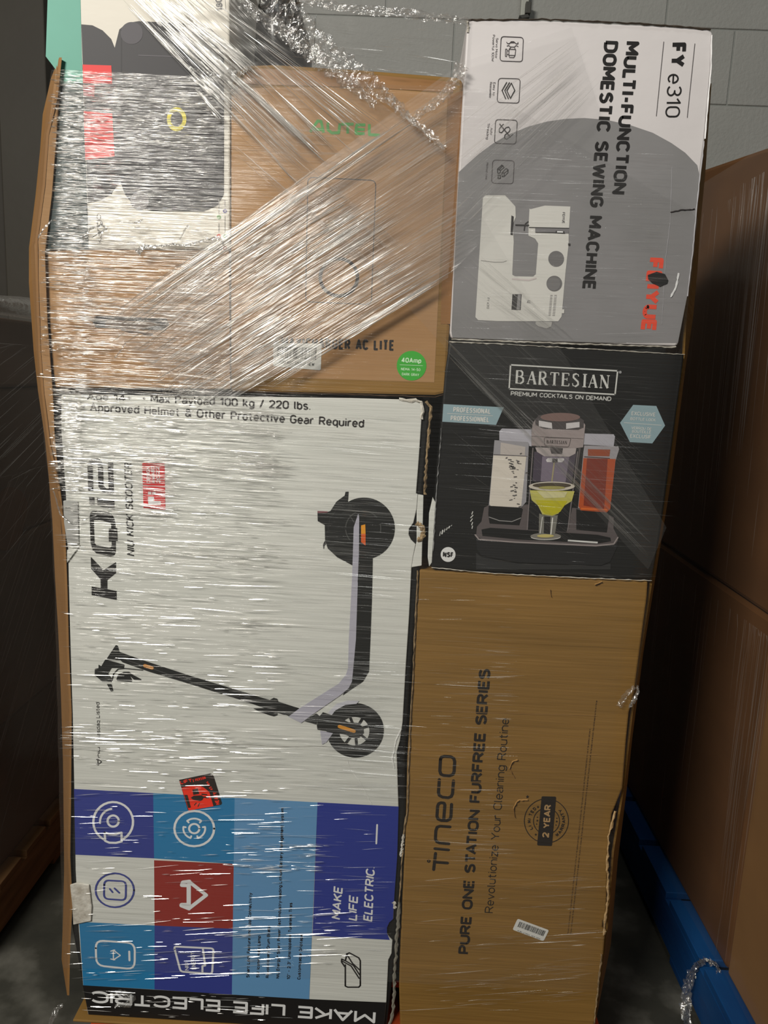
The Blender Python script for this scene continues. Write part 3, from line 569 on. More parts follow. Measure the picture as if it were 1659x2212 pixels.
p.poly([(179, 140), (241, 142), (243, 182), (180, 180)], TAG, 3); p.poly([(180, 183), (205, 185), (204, 210), (181, 208)], flat(150, 40, 48), 3)
p.poly([(181, 240), (243, 246), (248, 338), (185, 346)], TAG, 3)
p.circle((382, 258), 21, flat(222, 208, 34), 3, 36, hole=13, ry=26)
p.text('180\u00b0', (482, 23), (478, -12), 13, flat(70, 66, 66), 1, 0.02); p.text('kargo', (221, 527), (218, 462), 12, flat(80, 74, 70), 1, 0.0)
p.stroke([(488, 22), (486, -8)], 1, flat(150, 146, 140), 1)
for c_, k_ in (((473, 469), (90, 140, 70)), ((486, 456), (90, 84, 130)), ((473, 510), (196, 84, 70)), ((486, 510), (110, 140, 100)), ((486, 538-2), (186, 90, 80))): p.circle(c_, 4.6, flat(*k_), 1, 16, hole=1.6)
for q in (((486, 432), (486, 446)), ((473, 430), (473, 462)), ((473, 482), (473, 502)), ((486, 466), (486, 502))): p.stroke(q, 1.6, flat(150, 146, 138), 1, cap=False)
p.done(st, 'front_print')

# ================================================================== sewing machine carton
sw = Thing('sewing_machine_carton', 'white and grey carton printed with a white sewing machine, top right', 'carton', (0.24, 0.13, 1.43))
Y = 0.0
o1 = [(1009, 46), (1016, 39), (1180, 44), (1400, 54), (1532, 62), (1540, 72), (1537, 150), (1523, 300), (1508, 420), (1497, 540), (1486, 640), (1466, 742), (1460, 748), (1300, 742), (1100, 736), (975, 731), (972, 720), (985, 480), (1000, 200)]
body(sw, o1, Y, 0.25, PALE, bev=0.004)
p = Print(Y); GY = noisy('printed_grey', (128, 127, 127), (138, 136, 137), (8, 8, 8), 0.5, 0.3, (12, 12, 40))
curve = [(991, 372), (1010, 354), (1035, 332), (1065, 310), (1100, 290), (1140, 274), (1180, 263), (1220, 257), (1262, 255), (1310, 259), (1360, 270), (1410, 287), (1450, 309), (1480, 330), (1506, 357)]
p.poly(curve+[(1511, 380), (1497, 530), (1484, 640), (1464, 741), (1300, 740), (1100, 734), (977, 729), (975, 715), (986, 470)], GY)
TX = flat(30, 28, 28)
z = zoomed(980, 0, 2.4433)
p.text('FY', z((1145, 226))[0], z((1138, 355))[0], 30, TX, 1, 0.035); p.text('e310', z((1130, 390))[0], z((1114, 620))[0], 29, TX, 1, -0.006)
p.stroke(z((1108, 222), (1069, 612)), 1.4, flat(90, 86, 86), 1); p.stroke(z((1272, 232), (1232, 620)), 1.4, flat(90, 86, 86), 1)
p.text('MULTI-FUNCTION', z((905, 218))[0], z((834, 1025))[0], 27.5, TX, 1, 0.03)
p.text('DOMESTIC SEWING MACHINE', (1305, 88), (1257, 626), 27.5, TX, 1, 0.03)
p.text('FEIYUE', z((2.4433*420, 0))[0] if 0 else (1400, 556), (1383, 716), 32, flat(228, 78, 54), 1, 0.045)
IC = flat(70, 64, 66)
z = zoomed(1040, 60, 11.06)
p.rrect(*z((468, 210), (1000, 235), (975, 815), (440, 795)), 7, 1.5, IC, 1)
for q in (((600, 350), (620, 380), (660, 385), (710, 335), (770, 335), (830, 390), (870, 385), (870, 355)), ((690, 360), (790, 360)), ((610, 440), (650, 425), (690, 460), (780, 465), (830, 425), (870, 450)), ((700, 465), (660, 515), (810, 520), (780, 465))): p.stroke(z(*q), 1.5, IC, 1)
p.rrect(*z((655, 515), (815, 520), (800, 665), (650, 660)), 1, 1.4, IC, 1); p.stroke(z((650, 665), (670, 712), (770, 715), (800, 668)), 1.4, IC, 1); p.rrect(*z((575, 510), (610, 512), (600, 690), (568, 688)), 1, 1.3, IC, 1); p.stroke(z((610, 550), (650, 555)), 1.3, IC, 1); p.stroke(z((605, 640), (650, 642)), 1.3, IC, 1)
p.text('Servo Motor', z((345, 245))[0], z((320, 735))[0], 4.6, IC, 1); p.text('Powerful 100W', z((265, 170))[0], z((235, 805))[0], 4.6, IC, 1)
p.rrect(*z((405, 1208), (925, 1222), (895, 1805), (372, 1785)), 7, 1.5, IC, 1)
p.stroke(z((712, 1325), (795, 1500), (690, 1690), (605, 1505)), 2, TX, 1, closed=True); p.stroke(z((665, 1315), (555, 1500), (640, 1695)), 2, TX, 1); p.stroke(z((600, 1310), (490, 1500), (575, 1695)), 2, TX, 1)
p.text('Easy to', z((280, 1305))[0], z((262, 1620))[0], 4.6, IC, 1); p.text('Reassemble', z((200, 1300))[0], z((178, 1675))[0], 4.6, IC, 1)
z = zoomed(1040, 240, 12.29)
p.rrect(*z((375, 225), (950, 245), (915, 880), (340, 855)), 7, 1.5, IC, 1)
p.stroke(z((485, 350), (760, 690)), 2.4, IC, 1); p.stroke(z((580, 350), (470, 470), (470, 560), (530, 575), (590, 510), (650, 440), (720, 425), (760, 480), (740, 540), (620, 640), (605, 710), (660, 755), (830, 620)), 1.6, TX, 1)
p.text('Auto', z((235, 440))[0], z((230, 635))[0], 4.6, IC, 1); p.text('Threading', z((160, 320))[0], z((120, 750))[0], 4.6, IC, 1)
p.rrect(*z((300, 1300), (870, 1320), (840, 1935), (265, 1915)), 7, 1.5, IC, 1)
for q in (((425, 1540), (540, 1435), (600, 1500), (500, 1580), (425, 1540), (430, 1650), (495, 1650), (505, 1580)), ((470, 1550), (570, 1450)), ((540, 1640), (650, 1525), (705, 1560), (700, 1640), (600, 1740), (545, 1740), (540, 1640), (600, 1650), (700, 1570)), ((600, 1650), (600, 1740))): p.stroke(z(*q), 1.8, TX, 1)
p.stroke(z((440, 1705), (495, 1700), (505, 1785), (440, 1795)), 2.2, TX, 1, closed=True)
p.text('Method case', z((130, 1370))[0], z((100, 1820))[0], 4.4, IC, 1)
p.done(sw, 'front_print')
p = Print(Y-0.0005); z = zoomed(1020, 400, 6.9125); MW = flat(208, 206, 200); MD = flat(112, 110, 110); MB = flat(54, 52, 52)
p.poly(z((160, 190), (200, 152), (490, 152), (555, 220), (645, 320), (650, 480), (615, 560), (615, 745), (620, 850), (600, 1280), (600, 1340), (640, 1362), (910, 1366), (950, 1330), (985, 870), (940, 800), (840, 755), (840, 640), (855, 350), (870, 360), (1085, 305), (1465, 320), (1440, 730), (1440, 880), (1390, 1330), (1335, 1960), (1285, 2032), (380, 2030), (90, 2015), (48, 1970), (100, 1150), (140, 500)), MW, 0)
p.poly(z((585, 452), (620, 470), (605, 750), (570, 740)), MB, 1); p.poly(z((940, 640), (1440, 648), (1440, 722), (1380, 722), (940, 706)), flat(120, 118, 120), 1)
p.stroke(z((850, 632), (1440, 645)), 1.6, MB, 2); p.stroke(z((945, 704), (1200, 710), (1380, 720)), 1.6, MB, 2); p.poly(z((1245, 682), (1375, 690), (1375, 715), (1245, 712)), MB, 2); p.poly(z((1265, 688), (1355, 692), (1355, 710), (1265, 708)), flat(235, 235, 235), 3)
p.stroke(z((650, 595), (840, 600)), 2.8, MB, 1); p.stroke(z((785, 600), (775, 675)), 2.2, MB, 1); p.stroke(z((835, 545), (790, 580)), 2, MB, 1)
p.circle(z((1252, 1100))[0], 17, MD, 1); p.circle(z((1225, 1470))[0], 17, MD, 1); p.circle(z((1215, 1475))[0], 14.5, flat(120, 118, 118), 2)
p.poly(z((600, 1628), (738, 1630), (722, 1865), (585, 1860)), MB, 1); p.poly(z((680, 1635), (728, 1638), (710, 1860), (660, 1858)), flat(140, 138, 138), 2)
p.stroke(z((865, 1730), (830, 1728), (820, 1752), (865, 1756)), 1, MD, 1)
for i in range(14):
    yy = 1645+i*23; xo = 1165-i*2.2
    p.stroke(z((xo, yy), (xo+34, yy+1)), 1.3, flat(140, 137, 136), 1, cap=False); p.stroke(z((xo+60, yy), (xo+98, yy+1)), 1.3, flat(140, 137, 136), 1, cap=False)
p.poly(z((950, 2035), (1195, 2040), (1180, 2110), (1110, 2140), (990, 2110), (945, 2075)), flat(170, 168, 164), 0)
p.poly(z((1335, 1855), (1375, 1855), (1370, 1915), (1330, 1912)), MW, 1); p.poly(z((1430, 870), (1465, 873), (1462, 905), (1432, 902)), MB, 1)
p.stroke(z((130, 1125), (330, 1150), (460, 1148), (510, 1130)), 1.1, flat(150, 148, 144), 1)
p.text('FEIYUE', z((1345, 405))[0], z((1340, 572))[0], 5.5, MD, 1, 0.03); p.text('FY e310', z((222, 1680))[0], z((215, 1845))[0], 5, MD, 1)
p.stroke(z((600, 1400), (850, 1420), (950, 1390)), 3, flat(196, 186, 184), 1)
p.done(sw, 'printed_sewing_machine', 'printed picture of a white sewing machine turned on its side')
# a torn black hole and scuffs
v, f = prism(front([(1399, 594), (1418, 587), (1436, 592), (1443, 605), (1441, 612), (1425, 619), (1408, 611), (1400, 603)], Y-0.001), Y-0.0022, Y-0.0008); bevel(sw.mesh('black_scrap', v, f, flat(28, 28, 28)), 0.0004)
ragged(sw, [(975, 733), (1100, 738), (1300, 745), (1460, 750)], 3, SCUFF, Y-0.0012, 'worn_edge', 8)
ragged(sw, [(1538, 76), (1536, 150), (1523, 300)], 3, flat(236, 234, 234), Y-0.001, 'worn_edge', 10, 0.3)
ragged(sw, [(1521, 305), (1508, 420), (1497, 540), (1485, 640)], 2.5, flat(176, 174, 178), Y-0.001, 'worn_edge', 10, 0.4)
ragged(sw, [(1011, 43), (1180, 42), (1400, 52), (1535, 64)], 3.5, flat(70, 60, 50), Y-0.0008, 'worn_edge', 9)
ragged(sw, [(1010, 46), (1012, 58), (1010, 70)], 4, SCUFF, Y-0.001, 'worn_edge', 3)
ragged(sw, [(1448, 459), (1470, 454), (1500, 452)], 2.6, flat(52, 44, 46), Y-0.001, 'tear', 5)
ragged(sw, [(1467, 590), (1460, 620), (1449, 642)], 4, flat(224, 224, 224), Y-0.0015, 'crease', 5)
ragged(sw, [(1452, 360), (1448, 480), (1438, 560), (1430, 700)], 1.0, flat(160, 158, 162), Y-0.0007, 'crease', 12, 0.3)

# ================================================================== cocktail machine carton
co = Thing('cocktail_machine_carton', 'black carton printed with a cocktail machine and filled glass, middle right', 'carton', (0.24, 0.13, 1.06))
Y = 0.003
body(co, [(971, 739), (1100, 744), (1300, 754), (1479, 765), (1474, 800), (1441, 1050), (1426, 1160), (1408, 1252), (1250, 1245), (1060, 1236), (932, 1227), (929, 1215), (945, 1000), (962, 800)], Y, 0.25, BLACKB, bev=0.003)
p = Print(Y); LT = flat(205, 205, 200); PB = flat(142, 165, 172)
z = zoomed(920, 720, 2.8603)
p.rrect(*z((523, 195), (1184, 232), (1168, 378), (514, 342)), 0.5, 3, LT, 1)
SER = {'B': [('t', (0.12, 0), (0.12, 1)), ('s', (0.12, 1), (0.5, 1)), ('m', (0.5, 1), (0.66, 0.88), (0.66, 0.66), (0.5, 0.53)), ('s', (0.12, 0.53), (0.5, 0.53)), ('m', (0.52, 0.53), (0.76, 0.4), (0.76, 0.14), (0.54, 0)), ('s', (0.02, 0), (0.54, 0)), ('s', (0.02, 1), (0.2, 1))],
       'A': [('s', (0.1, 0), (0.46, 1)), ('t', (0.46, 1), (0.82, 0)), ('s', (0.22, 0.33), (0.68, 0.33)), ('s', (0, 0), (0.24, 0)), ('s', (0.66, 0), (0.96, 0))],
       'R': [('t', (0.14, 0), (0.14, 1)), ('s', (0.02, 1), (0.5, 1)), ('m', (0.5, 1), (0.68, 0.88), (0.68, 0.62), (0.5, 0.5)), ('s', (0.14, 0.5), (0.5, 0.5)), ('t', (0.4, 0.5), (0.78, 0)), ('s', (0.02, 0), (0.3, 0)), ('s', (0.7, 0), (0.95, 0))],
       'T': [('t', (0.45, 0), (0.45, 1)), ('s', (0.05, 1), (0.85, 1)), ('s', (0.05, 1), (0.05, 0.8)), ('s', (0.85, 1), (0.85, 0.8)), ('s', (0.28, 0), (0.62, 0))],
       'E': [('t', (0.16, 0), (0.16, 1)), ('s', (0.02, 1), (0.72, 1)), ('s', (0.16, 0.53), (0.56, 0.53)), ('s', (0.02, 0), (0.76, 0)), ('s', (0.72, 1), (0.72, 0.82)), ('s', (0.76, 0), (0.78, 0.2)), ('s', (0.56, 0.42), (0.56, 0.64))],
       'S': [('s', (0.66, 0.8), (0.62, 0.95), (0.4, 1.0)), ('m', (0.4, 1.0), (0.16, 0.92), (0.16, 0.7), (0.62, 0.38), (0.66, 0.16), (0.42, 0)), ('s', (0.42, 0), (0.14, 0.06), (0.1, 0.24))],
       'I': [('t', (0.3, 0), (0.3, 1)), ('s', (0.12, 0), (0.48, 0)), ('s', (0.12, 1), (0.48, 1))],
       'N': [('s', (0.14, 0), (0.14, 1)), ('t', (0.14, 1), (0.82, 0)), ('s', (0.82, 0), (0.82, 1)), ('s', (0, 0), (0.28, 0)), ('s', (0, 1), (0.16, 1)), ('s', (0.68, 1), (0.96, 1))]}
def serif_word(p, word, a, b, h, mat, lay, k=1.0):
    a = np.array(a, float); b = np.array(b, float); d = b-a; up = np.array([d[1], -d[0]])/np.hypot(*d)*h; n = len(word)
    wid = [{'I': .62, 'E': .92, 'S': .86}.get(c, 1.02) for c in word]; tot = sum(wid); x = 0
    for c, w in zip(word, wid):
        for st_ in SER[c]:
            pts = [tuple(a+d*((x+(q[0] if c == 'I' else q[0]*0.9))/tot)+up*q[1]) for q in st_[1:]]
            p.stroke(pts, {'t': 4.6, 'm': 3.6, 's': 1.7}[st_[0]]*k, mat, lay, cap=(st_[0] == 'm'))
        x += w
serif_word(p, 'BARTESIAN', z((552, 307))[0], z((1142, 340))[0], 27, LT, 1)
p.text('PREMIUM COCKTAILS ON DEMAND', z((523, 385))[0], z((1143, 419))[0], 9.2, LT, 1, 0.015)
p.circle(z((1200, 240))[0], 3, flat(150, 150, 150), 1)
p.poly(z((108, 437), (481, 457), (433, 566), (101, 546)), PB, 1); p.stroke(z((133, 495), (412, 510)), 1, LT, 2)
p.text('PROFESSIONAL', z((168, 487))[0], z((400, 499))[0], 11, LT, 2, 0.02); p.text('PROFESSIONNEL', z((152, 540))[0], z((390, 550))[0], 11, LT, 2, 0.02)
p.poly(z((1280, 442), (1423, 449), (1477, 570), (1398, 680), (1260, 672), (1199, 553)), PB, 1); p.stroke(z((1224, 552), (1455, 568)), 1, LT, 2)
for s_, a, b, h_ in (('EXCLUSIVE', (1268, 505), (1416, 514), 8), ('BOTTLE LOCK', (1262, 536), (1418, 545), 6), ('VERROU DE', (1268, 592), (1392, 600), 6), ('BOUTEILLE', (1272, 614), (1390, 620), 6), ('EXCLUSIF', (1260, 645), (1390, 652), 8)): p.text(s_, z(a)[0], z(b)[0], h_, LT, 2, 0.01)
p.circle(z((137, 1366))[0], 16, flat(226, 226, 224), 1); p.text('NSF', z((104, 1382))[0], z((170, 1385))[0], 12, K, 2, 0.04)
for i in range(6): p.stroke(z((85+i*14, 1250-i*12), (90+i*14, 1225-i*8)), 1.2+random.random()*2, LT, 1)
for i in range(5): p.stroke(z((275+random.random()*10, 1205-i*22), (285+random.random()*6, 1190-i*22)), 2, LT, 1)
p.done(co, 'front_print')
p = Print(Y-0.0005); z = zoomed(1040, 860, 5.184)
STL, STD, STB = flat(160, 148, 146, 0.35), flat(92, 84, 84), flat(206, 202, 202)
GLS = flat(178, 176, 184)
p.poly(z((200, 370), (230, 340), (560, 350), (560, 540), (200, 470)), GLS, 0); p.poly(z((1140, 395), (1480, 405), (1495, 430), (1480, 540), (1140, 520)), GLS, 0)
p.poly(z((30, 1225), (80, 1200), (440, 1200), (500, 1190), (1050, 1230), (1420, 1300), (1480, 1340), (1478, 1460), (1530, 1560), (1520, 1640), (1300, 1665), (400, 1620), (0, 1590), (-60, 1540), (-50, 1440), (0, 1380)), STD, 0)
p.poly(z((-62, 1545), (20, 1585), (400, 1610), (1280, 1650), (1500, 1630), (1528, 1590), (1520, 1660), (1440, 1830), (1340, 1870), (400, 1840), (0, 1760), (-50, 1690)), flat(32, 32, 33), 1)
p.stroke(z((-70, 1530), (-30, 1580), (380, 1612), (1280, 1652), (1480, 1632), (1526, 1560)), 3, flat(150, 140, 138), 2)
p.poly(z((0, 1470), (100, 1450), (1300, 1530), (1440, 1560), (1450, 1600), (1300, 1625), (400, 1580), (10, 1540)), flat(20, 20, 20), 2)
p.poly(z((-60, 1730), (0, 1780), (400, 1850), (1340, 1880), (1445, 1850), (1445, 1918), (-60, 1918)), flat(46, 46, 46), 0)
p.stroke(z((966, 1592), (1300, 1616)), 3.6, flat(215, 215, 212), 3, cap=False)
# column and head
p.poly(z((570, 260), (1150, 300), (1060, 900), (1030, 900), (1080, 560), (560, 540)), STD, 1)
p.poly(z((560, 540), (1090, 570), (1020, 1200), (950, 1500), (510, 1470), (540, 900)), flat(24, 24, 26), 2)
p.poly(z((590, 600), (1060, 620), (1010, 950), (570, 930)), flat(74, 66, 78), 3); p.poly(z((680, 650), (980, 660), (940, 940), (660, 930)), flat(122, 112, 126), 4)
p.stroke(z((575, 560), (550, 900), (525, 1250), (512, 1470)), 2.2, flat(120, 112, 112), 4); p.stroke(z((1075, 600), (1035, 940), (1000, 1200), (965, 1480)), 2.2, flat(120, 112, 112), 4)
p.poly(z((560, 380), (570, 300), (600, 240), (1140, 270), (1160, 300), (1135, 550), (1040, 560), (560, 530)), STL, 5)
p.poly(z((600, 550), (1060, 560), (1050, 620), (980, 655), (700, 650), (620, 600)), flat(176, 166, 164), 5); p.poly(z((765, 555), (910, 560), (900, 625), (780, 620)), flat(60, 54, 54), 6)
p.poly(z((600, 240), (640, 190), (860, 165), (1060, 190), (1145, 250), (1140, 330), (1080, 355), (700, 345), (600, 300)), flat(70, 64, 64), 6)
p.poly(z((640, 250), (785, 275), (790, 340), (640, 315)), STB, 7); p.poly(z((945, 280), (1095, 265), (1095, 325), (945, 345)), STB, 7)
p.poly(z(*arc((880, 212), 222, 0, 360, 36, 48)), flat(124, 98, 92), 7)
p.stroke(z((560, 425), (1135, 455)), 1, flat(90, 82, 80), 6); p.rrect(*z((700, 440), (1000, 450), (975, 545), (705, 530)), 3, 1.2, flat(80, 72, 70), 6)
serif_word(p, 'BARTESIAN', z((728, 505))[0], z((958, 515))[0], 7, flat(70, 62, 60), 6, 0.35)
p.poly(z((720, 690), (740, 670), (920, 672), (925, 690), (900, 718), (730, 715)), STB, 6); p.poly(z((790, 672), (850, 674), (850, 718), (790, 716)), flat(60, 56, 56), 7)
p.stroke(z((812, 725), (800, 820), (790, 900), (780, 1005)), 3, flat(160, 150, 116), 5)
# bottles
p.poly(z((145, 470), (520, 490), (530, 510), (500, 1160), (440, 1230), (80, 1200), (85, 1150), (130, 640)), flat(150, 148, 152), 3)
p.poly(z((132, 640), (500, 652), (445, 1200), (430, 1222), (100, 1205), (88, 1180)), flat(212, 204, 192), 4); p.poly(z((215, 495), (490, 545), (485, 640), (210, 630)), flat(184, 176, 170), 4); p.stroke(z((135, 630), (510, 650)), 1.4, flat(90, 84, 84), 5)
for i in range(38):
    a, b = (random.gauss(360, 60), random.gauss(780, 50)) if i < 22 else (random.gauss(370, 30), random.gauss(1030, 80))
    p.stroke(z((a, b), (a+random.uniform(8, 34), b+random.uniform(-8, 8))), random.uniform(1.2, 3), flat(86, 82, 80), 5)
p.poly(z((80, 1205), (440, 1225), (460, 1240), (440, 1340), (420, 1420), (90, 1400), (75, 1300)), flat(22, 22, 22), 4); p.stroke(z((85, 1330), (200, 1370), (340, 1380), (438, 1340)), 1.6, flat(150, 148, 146), 5)
p.poly(z((1150, 530), (1530, 540), (1540, 570), (1500, 700), (1440, 1240), (1380, 1300), (1080, 1230), (1140, 600)), flat(160, 156, 160), 3)
p.poly(z((1140, 670), (1500, 680), (1440, 1240), (1400, 1278), (1110, 1255), (1085, 1210)), flat(178, 78, 34), 4); p.poly(z((1180, 670), (1410, 680), (1370, 1240), (1140, 1200)), flat(124, 44, 24), 5); p.poly(z((1190, 570), (1440, 575), (1430, 650), (1190, 645)), flat(150, 72, 40), 4)
p.stroke(z((1150, 655), (1430, 672)), 1.6, flat(70, 36, 26), 6); p.stroke(z((1120, 1235), (1400, 1250)), 4, flat(212, 104, 40), 6)
p.poly(z((1060, 1240), (1110, 1255), (1400, 1278), (1430, 1290), (1400, 1500), (1060, 1470)), flat(22, 22, 22), 4)
# glass
p.poly(z((540, 1030), (1040, 1040), (1010, 1150), (930, 1200), (860, 1290), (790, 1318), (680, 1300), (630, 1200), (560, 1140)), flat(190, 184, 96), 5)
p.poly(z((600, 1140), (960, 1150), (880, 1270), (790, 1310), (700, 1290), (640, 1210)), flat(186, 178, 26), 6); p.poly(z((620, 1040), (960, 1050), (930, 1110), (700, 1120)), flat(206, 200, 150), 6)
p.poly(z(*arc((785, 985), 258, 0, 360, 36, 52)), flat(200, 192, 178), 6); p.poly(z(*arc((785, 975), 215, 0, 360, 36, 30)), flat(76, 66, 52), 7); p.poly(z(*arc((785, 1000), 150, 0, 360, 24, 18)), flat(160, 152, 90), 8)
p.poly(z((645, 1290), (700, 1310), (850, 1310), (855, 1300), (820, 1530), (640, 1520)), flat(120, 118, 110), 5); p.poly(z((700, 1320), (770, 1325), (765, 1520), (695, 1510)), flat(36, 34, 34), 6); p.stroke(z((795, 1340), (775, 1520)), 2.5, flat(220, 218, 210), 6); p.stroke(z((680, 1330), (655, 1510)), 1.6, flat(215, 213, 208), 6)
p.poly(z(*arc((718, 1545), 172, 0, 360, 32, 38)), flat(128, 124, 116), 4); p.poly(z(*arc((715, 1540), 95, 0, 360, 24, 18)), flat(196, 182, 110), 6)
p.stroke(z(*arc((718, 1545), 172, 20, 160, 16, 38)), 1.4, flat(210, 208, 204), 5)
p.done(co, 'printed_cocktail_machine', 'printed picture of a silver cocktail machine with amber and clear bottles')
ragged(co, [(970, 739), (1100, 744), (1300, 756), (1479, 766)], 2.2, SCUFF, Y-0.0012, 'worn_edge', 8, 0.7)
ragged(co, [(932, 1226), (1060, 1238), (1250, 1248), (1408, 1254)], 1.8, SCUFF, Y-0.0012, 'worn_edge', 8, 0.9)
ragged(co, [(953, 925), (952, 960), (947, 1010), (942, 1080), (936, 1190)], 1.8, flat(150, 150, 150), Y-0.0012, 'worn_edge', 6, 0.95)
v, f = prism(front([(935, 1075), (941, 1085), (933, 1215), (927, 1224), (924, 1205), (927, 1110)], Y), Y-0.001, Y+0.01); bevel(co.mesh('white_flap_edge', v, f, WHITE), 0.001)

# ================================================================== vacuum carton
va = Thing('vacuum_carton', 'tall kraft carton with big black lettering and a round warranty stamp, lower right', 'carton', (0.21, 0.13, ZP))
Y = 0.005
low = list(front([(906, 1231), (1060, 1240), (1250, 1249), (1400, 1255), (1398, 1290), (1370, 1497), (1359, 1540), (1353, 1600), (1345, 1703), (1322, 1760), (1314, 1840), (1310, 1985), (1303, 1990), (1302, 2003), (1308, 2012), (1304, 2060), (1284, 2212)], Y))
low += [np.array([low[-1][0]-0.004, Y, ZP+0.001]), np.array([0.052, Y, ZP+0.001])]+list(front([(862, 2130), (864, 2060), (877, 1760), (880, 1640), (893, 1430)], Y))
v, f = prism(low, Y, Y+0.25); bevel(va.mesh('carton_body', v, f, KRAFT), 0.003)
p = Print(Y); z = zoomed(900, 1600, 7.373); KI = flat(36, 30, 26)
for q in (((300, 1790), (270, 2050)), ((285, 1930), (490, 1945)), ((290, 1715), (505, 1735)), ((530, 1370), (370, 1358), (325, 1375), (305, 1430), (298, 1560), (318, 1605), (360, 1625), (512, 1640)),
          ((555, 1010), (545, 1200), (530, 1245), (480, 1272), (390, 1268), (340, 1245), (322, 1200), (333, 1040), (350, 1000), (385, 985), (435, 990), (448, 1020), (430, 1255)), ((360, 615), (346, 820), (360, 868), (410, 895), (500, 905), (550, 885), (570, 840), (585, 635))): p.stroke(z(*q), 7.2, KI, 1)
p.stroke(z((378, 295), (368, 480), (385, 530), (430, 550), (520, 555), (575, 535), (595, 490), (605, 330), (590, 280), (545, 252), (440, 245), (395, 258)), 7.2, KI, 1, closed=True)
p.circle(z((192, 1912))[0], 3.8, KI, 1, 20, hole=1.3)
p.text('PURE ONE STATION FURFREE SERIES', (1013, 2061), (1060, 1445), 26.5, KI, 1, 0.03)
p.text('Revolutionize Your Cleaning Routine', (1065, 1972), (1100, 1552), 20.5, KI, 1, -0.006)
tiny = 'The picture is for reference only. The final product in the box prevails. Please read the manual before first use of the appliance and keep it. '
p.text(tiny*2, (1228, 2017), (1276, 1572), 3.6, flat(70, 50, 34), 1); p.text((tiny*3)[:-20], (1234, 2017), (1290, 1513), 3.6, flat(70, 50, 34), 1)
z = zoomed(1090, 1700, 9.759)
p.circle(z((880, 710))[0], 48.5, KI, 1, 56, hole=46.8); p.circle(z((882, 715))[0], 29, KI, 1, 40, hole=27.3)
p.rrect(*z((778, 188), (1082, 195), (992, 1235), (682, 1222)), 3, 0, KI, 3)
p.text('2 YEAR', z((930, 1060))[0], z((985, 365))[0], 16, flat(176, 142, 98), 4, 0.03)
p.arc_text('LIMITED', z((880, 710))[0], 33.5, 148, 232, 8, KI, 2, 0.03); p.arc_text('WARRANTY', z((880, 710))[0], 41, 58, -42, 8, KI, 2, 0.03)
def star(c, r): p.poly([(c[0]+(r if i % 2 == 0 else r*.45)*_m.sin(i*_m.pi/5), c[1]-(r if i % 2 == 0 else r*.45)*_m.cos(i*_m.pi/5)) for i in range(10)], KI, 2)
for c_, r_ in (((480, 200), 4), ((700, 415), 3), ((655, 998), 3), ((688, 632), 2), ((687, 703), 2.8), ((672, 775), 2), ((1098, 655), 2), ((1095, 720), 2.8), ((1080, 795), 2)): star(z(c_)[0], r_)
p.done(va, 'front_print')
barcode(va, [(1187, 2000), (1107, 1985)], 0) if 0 else None
barcode(va, [(1186, 2009), (1118, 1984), (1107, 2008), (1174, 2033)], Y-0.0006, tone=(60, 60, 60))
ragged(va, [(1330, 1752), (1316, 1800), (1312, 1850), (1313, 1940), (1306, 1990), (1306, 2020)], 5, noisy('torn_pale', (170, 136, 88), (208, 176, 130), (150, 150, 90), 0.85, 0.8, (200, 200, 200)), Y-0.0012, 'torn_edge', 7, 0.8)
ragged(va, [(1284, 2215), (1292, 2130), (1300, 2060)], 4, TORN, Y-0.001, 'torn_edge', 7, 0.7)
for q in (((1112, 1680), (1100, 1660), (1106, 1645), (1118, 1640)), ((1112, 1765), (1109, 1745), (1118, 1728), (1140, 1727)), ((1188, 1272), (1190, 1288)), ((1284, 1262), (1300, 1256))): ragged(va, q, 2.0, flat(168, 128, 74), Y-0.0012, 'dent', 4, 0.5, 0.003)
for a in range(7):
    v0 = (1625, 1690, 1705, 1862, 1910, 2000, 1540)[a]; ragged(va, [(895, v0-6), (1050, v0), (1180, v0+3), (1290, v0+6)], 1.0, flat(150, 112, 62), Y-0.0007, 'crease', 16, 0.5)

# ================================================================== cardboard side sheets, left and right
def side_sheet(name, label, fr, bk, yf, yb, mat, edge_mat, loc):
    """a tall sheet of board standing along the side of the stack: front edge and far edge both measured"""
    t = Thing(name, label, 'cardboard', loc)
    n = len(fr); A = [at_y(q[0], q[1], yf) for q in fr]; B = []
    for q, a in zip(bk, A):
        d = _ray(np.array(q[0]), np.array(q[1])); b = CAM+d*((yb-CAM[1])/d[1]); b = np.array([b[0], yb, a[2]]); B.append(b)
    A = np.array(A); B = np.array(B); M = (A+B)/2; s = np.sign(B[:, 0]-A[:, 0])
    sgn = 1 if A[0][0] > 0 else -1; th = 0.004*sgn
    rows = [A, A*0.75+B*0.25, M, B]; V = np.vstack(rows+[r_-np.array([th, 0, 0]) for r_ in rows]); Fc = []
    for k in range(3):
        for i in range(n-1): Fc.append([k*n+i, k*n+i+1, (k+1)*n+i+1, (k+1)*n+i]); Fc.append([(k+4)*n+i, (k+5)*n+i, (k+5)*n+i+1, (k+4)*n+i+1])
    for i in range(n-1): Fc.append([i, 4*n+i, 4*n+i+1, i+1]); Fc.append([3*n+i, 3*n+i+1, 7*n+i+1, 7*n+i])
    t.mesh('board', V, Fc, mat, smooth=False); return t
fr = [(128, 124), (119, 210), (100, 290), (92, 400), (76, 520), (77, 600), (83, 760), (90, 850), (104, 960), (124, 1050), (136, 1150), (141, 1280), (144, 1400), (150, 1540), (149, 1700), (147, 1850), (152, 1950), (147, 2050), (145, 2150)]
bk = [(109, 126), (92, 240), (86, 300), (76, 410), (62, 520), (62, 600), (74, 790), (83, 870), (98, 970), (106, 1050), (114, 1150), (120, 1280), (127, 1400), (133, 1540), (138, 1700), (140, 1850), (141, 1950), (139, 2050), (136, 2150)]
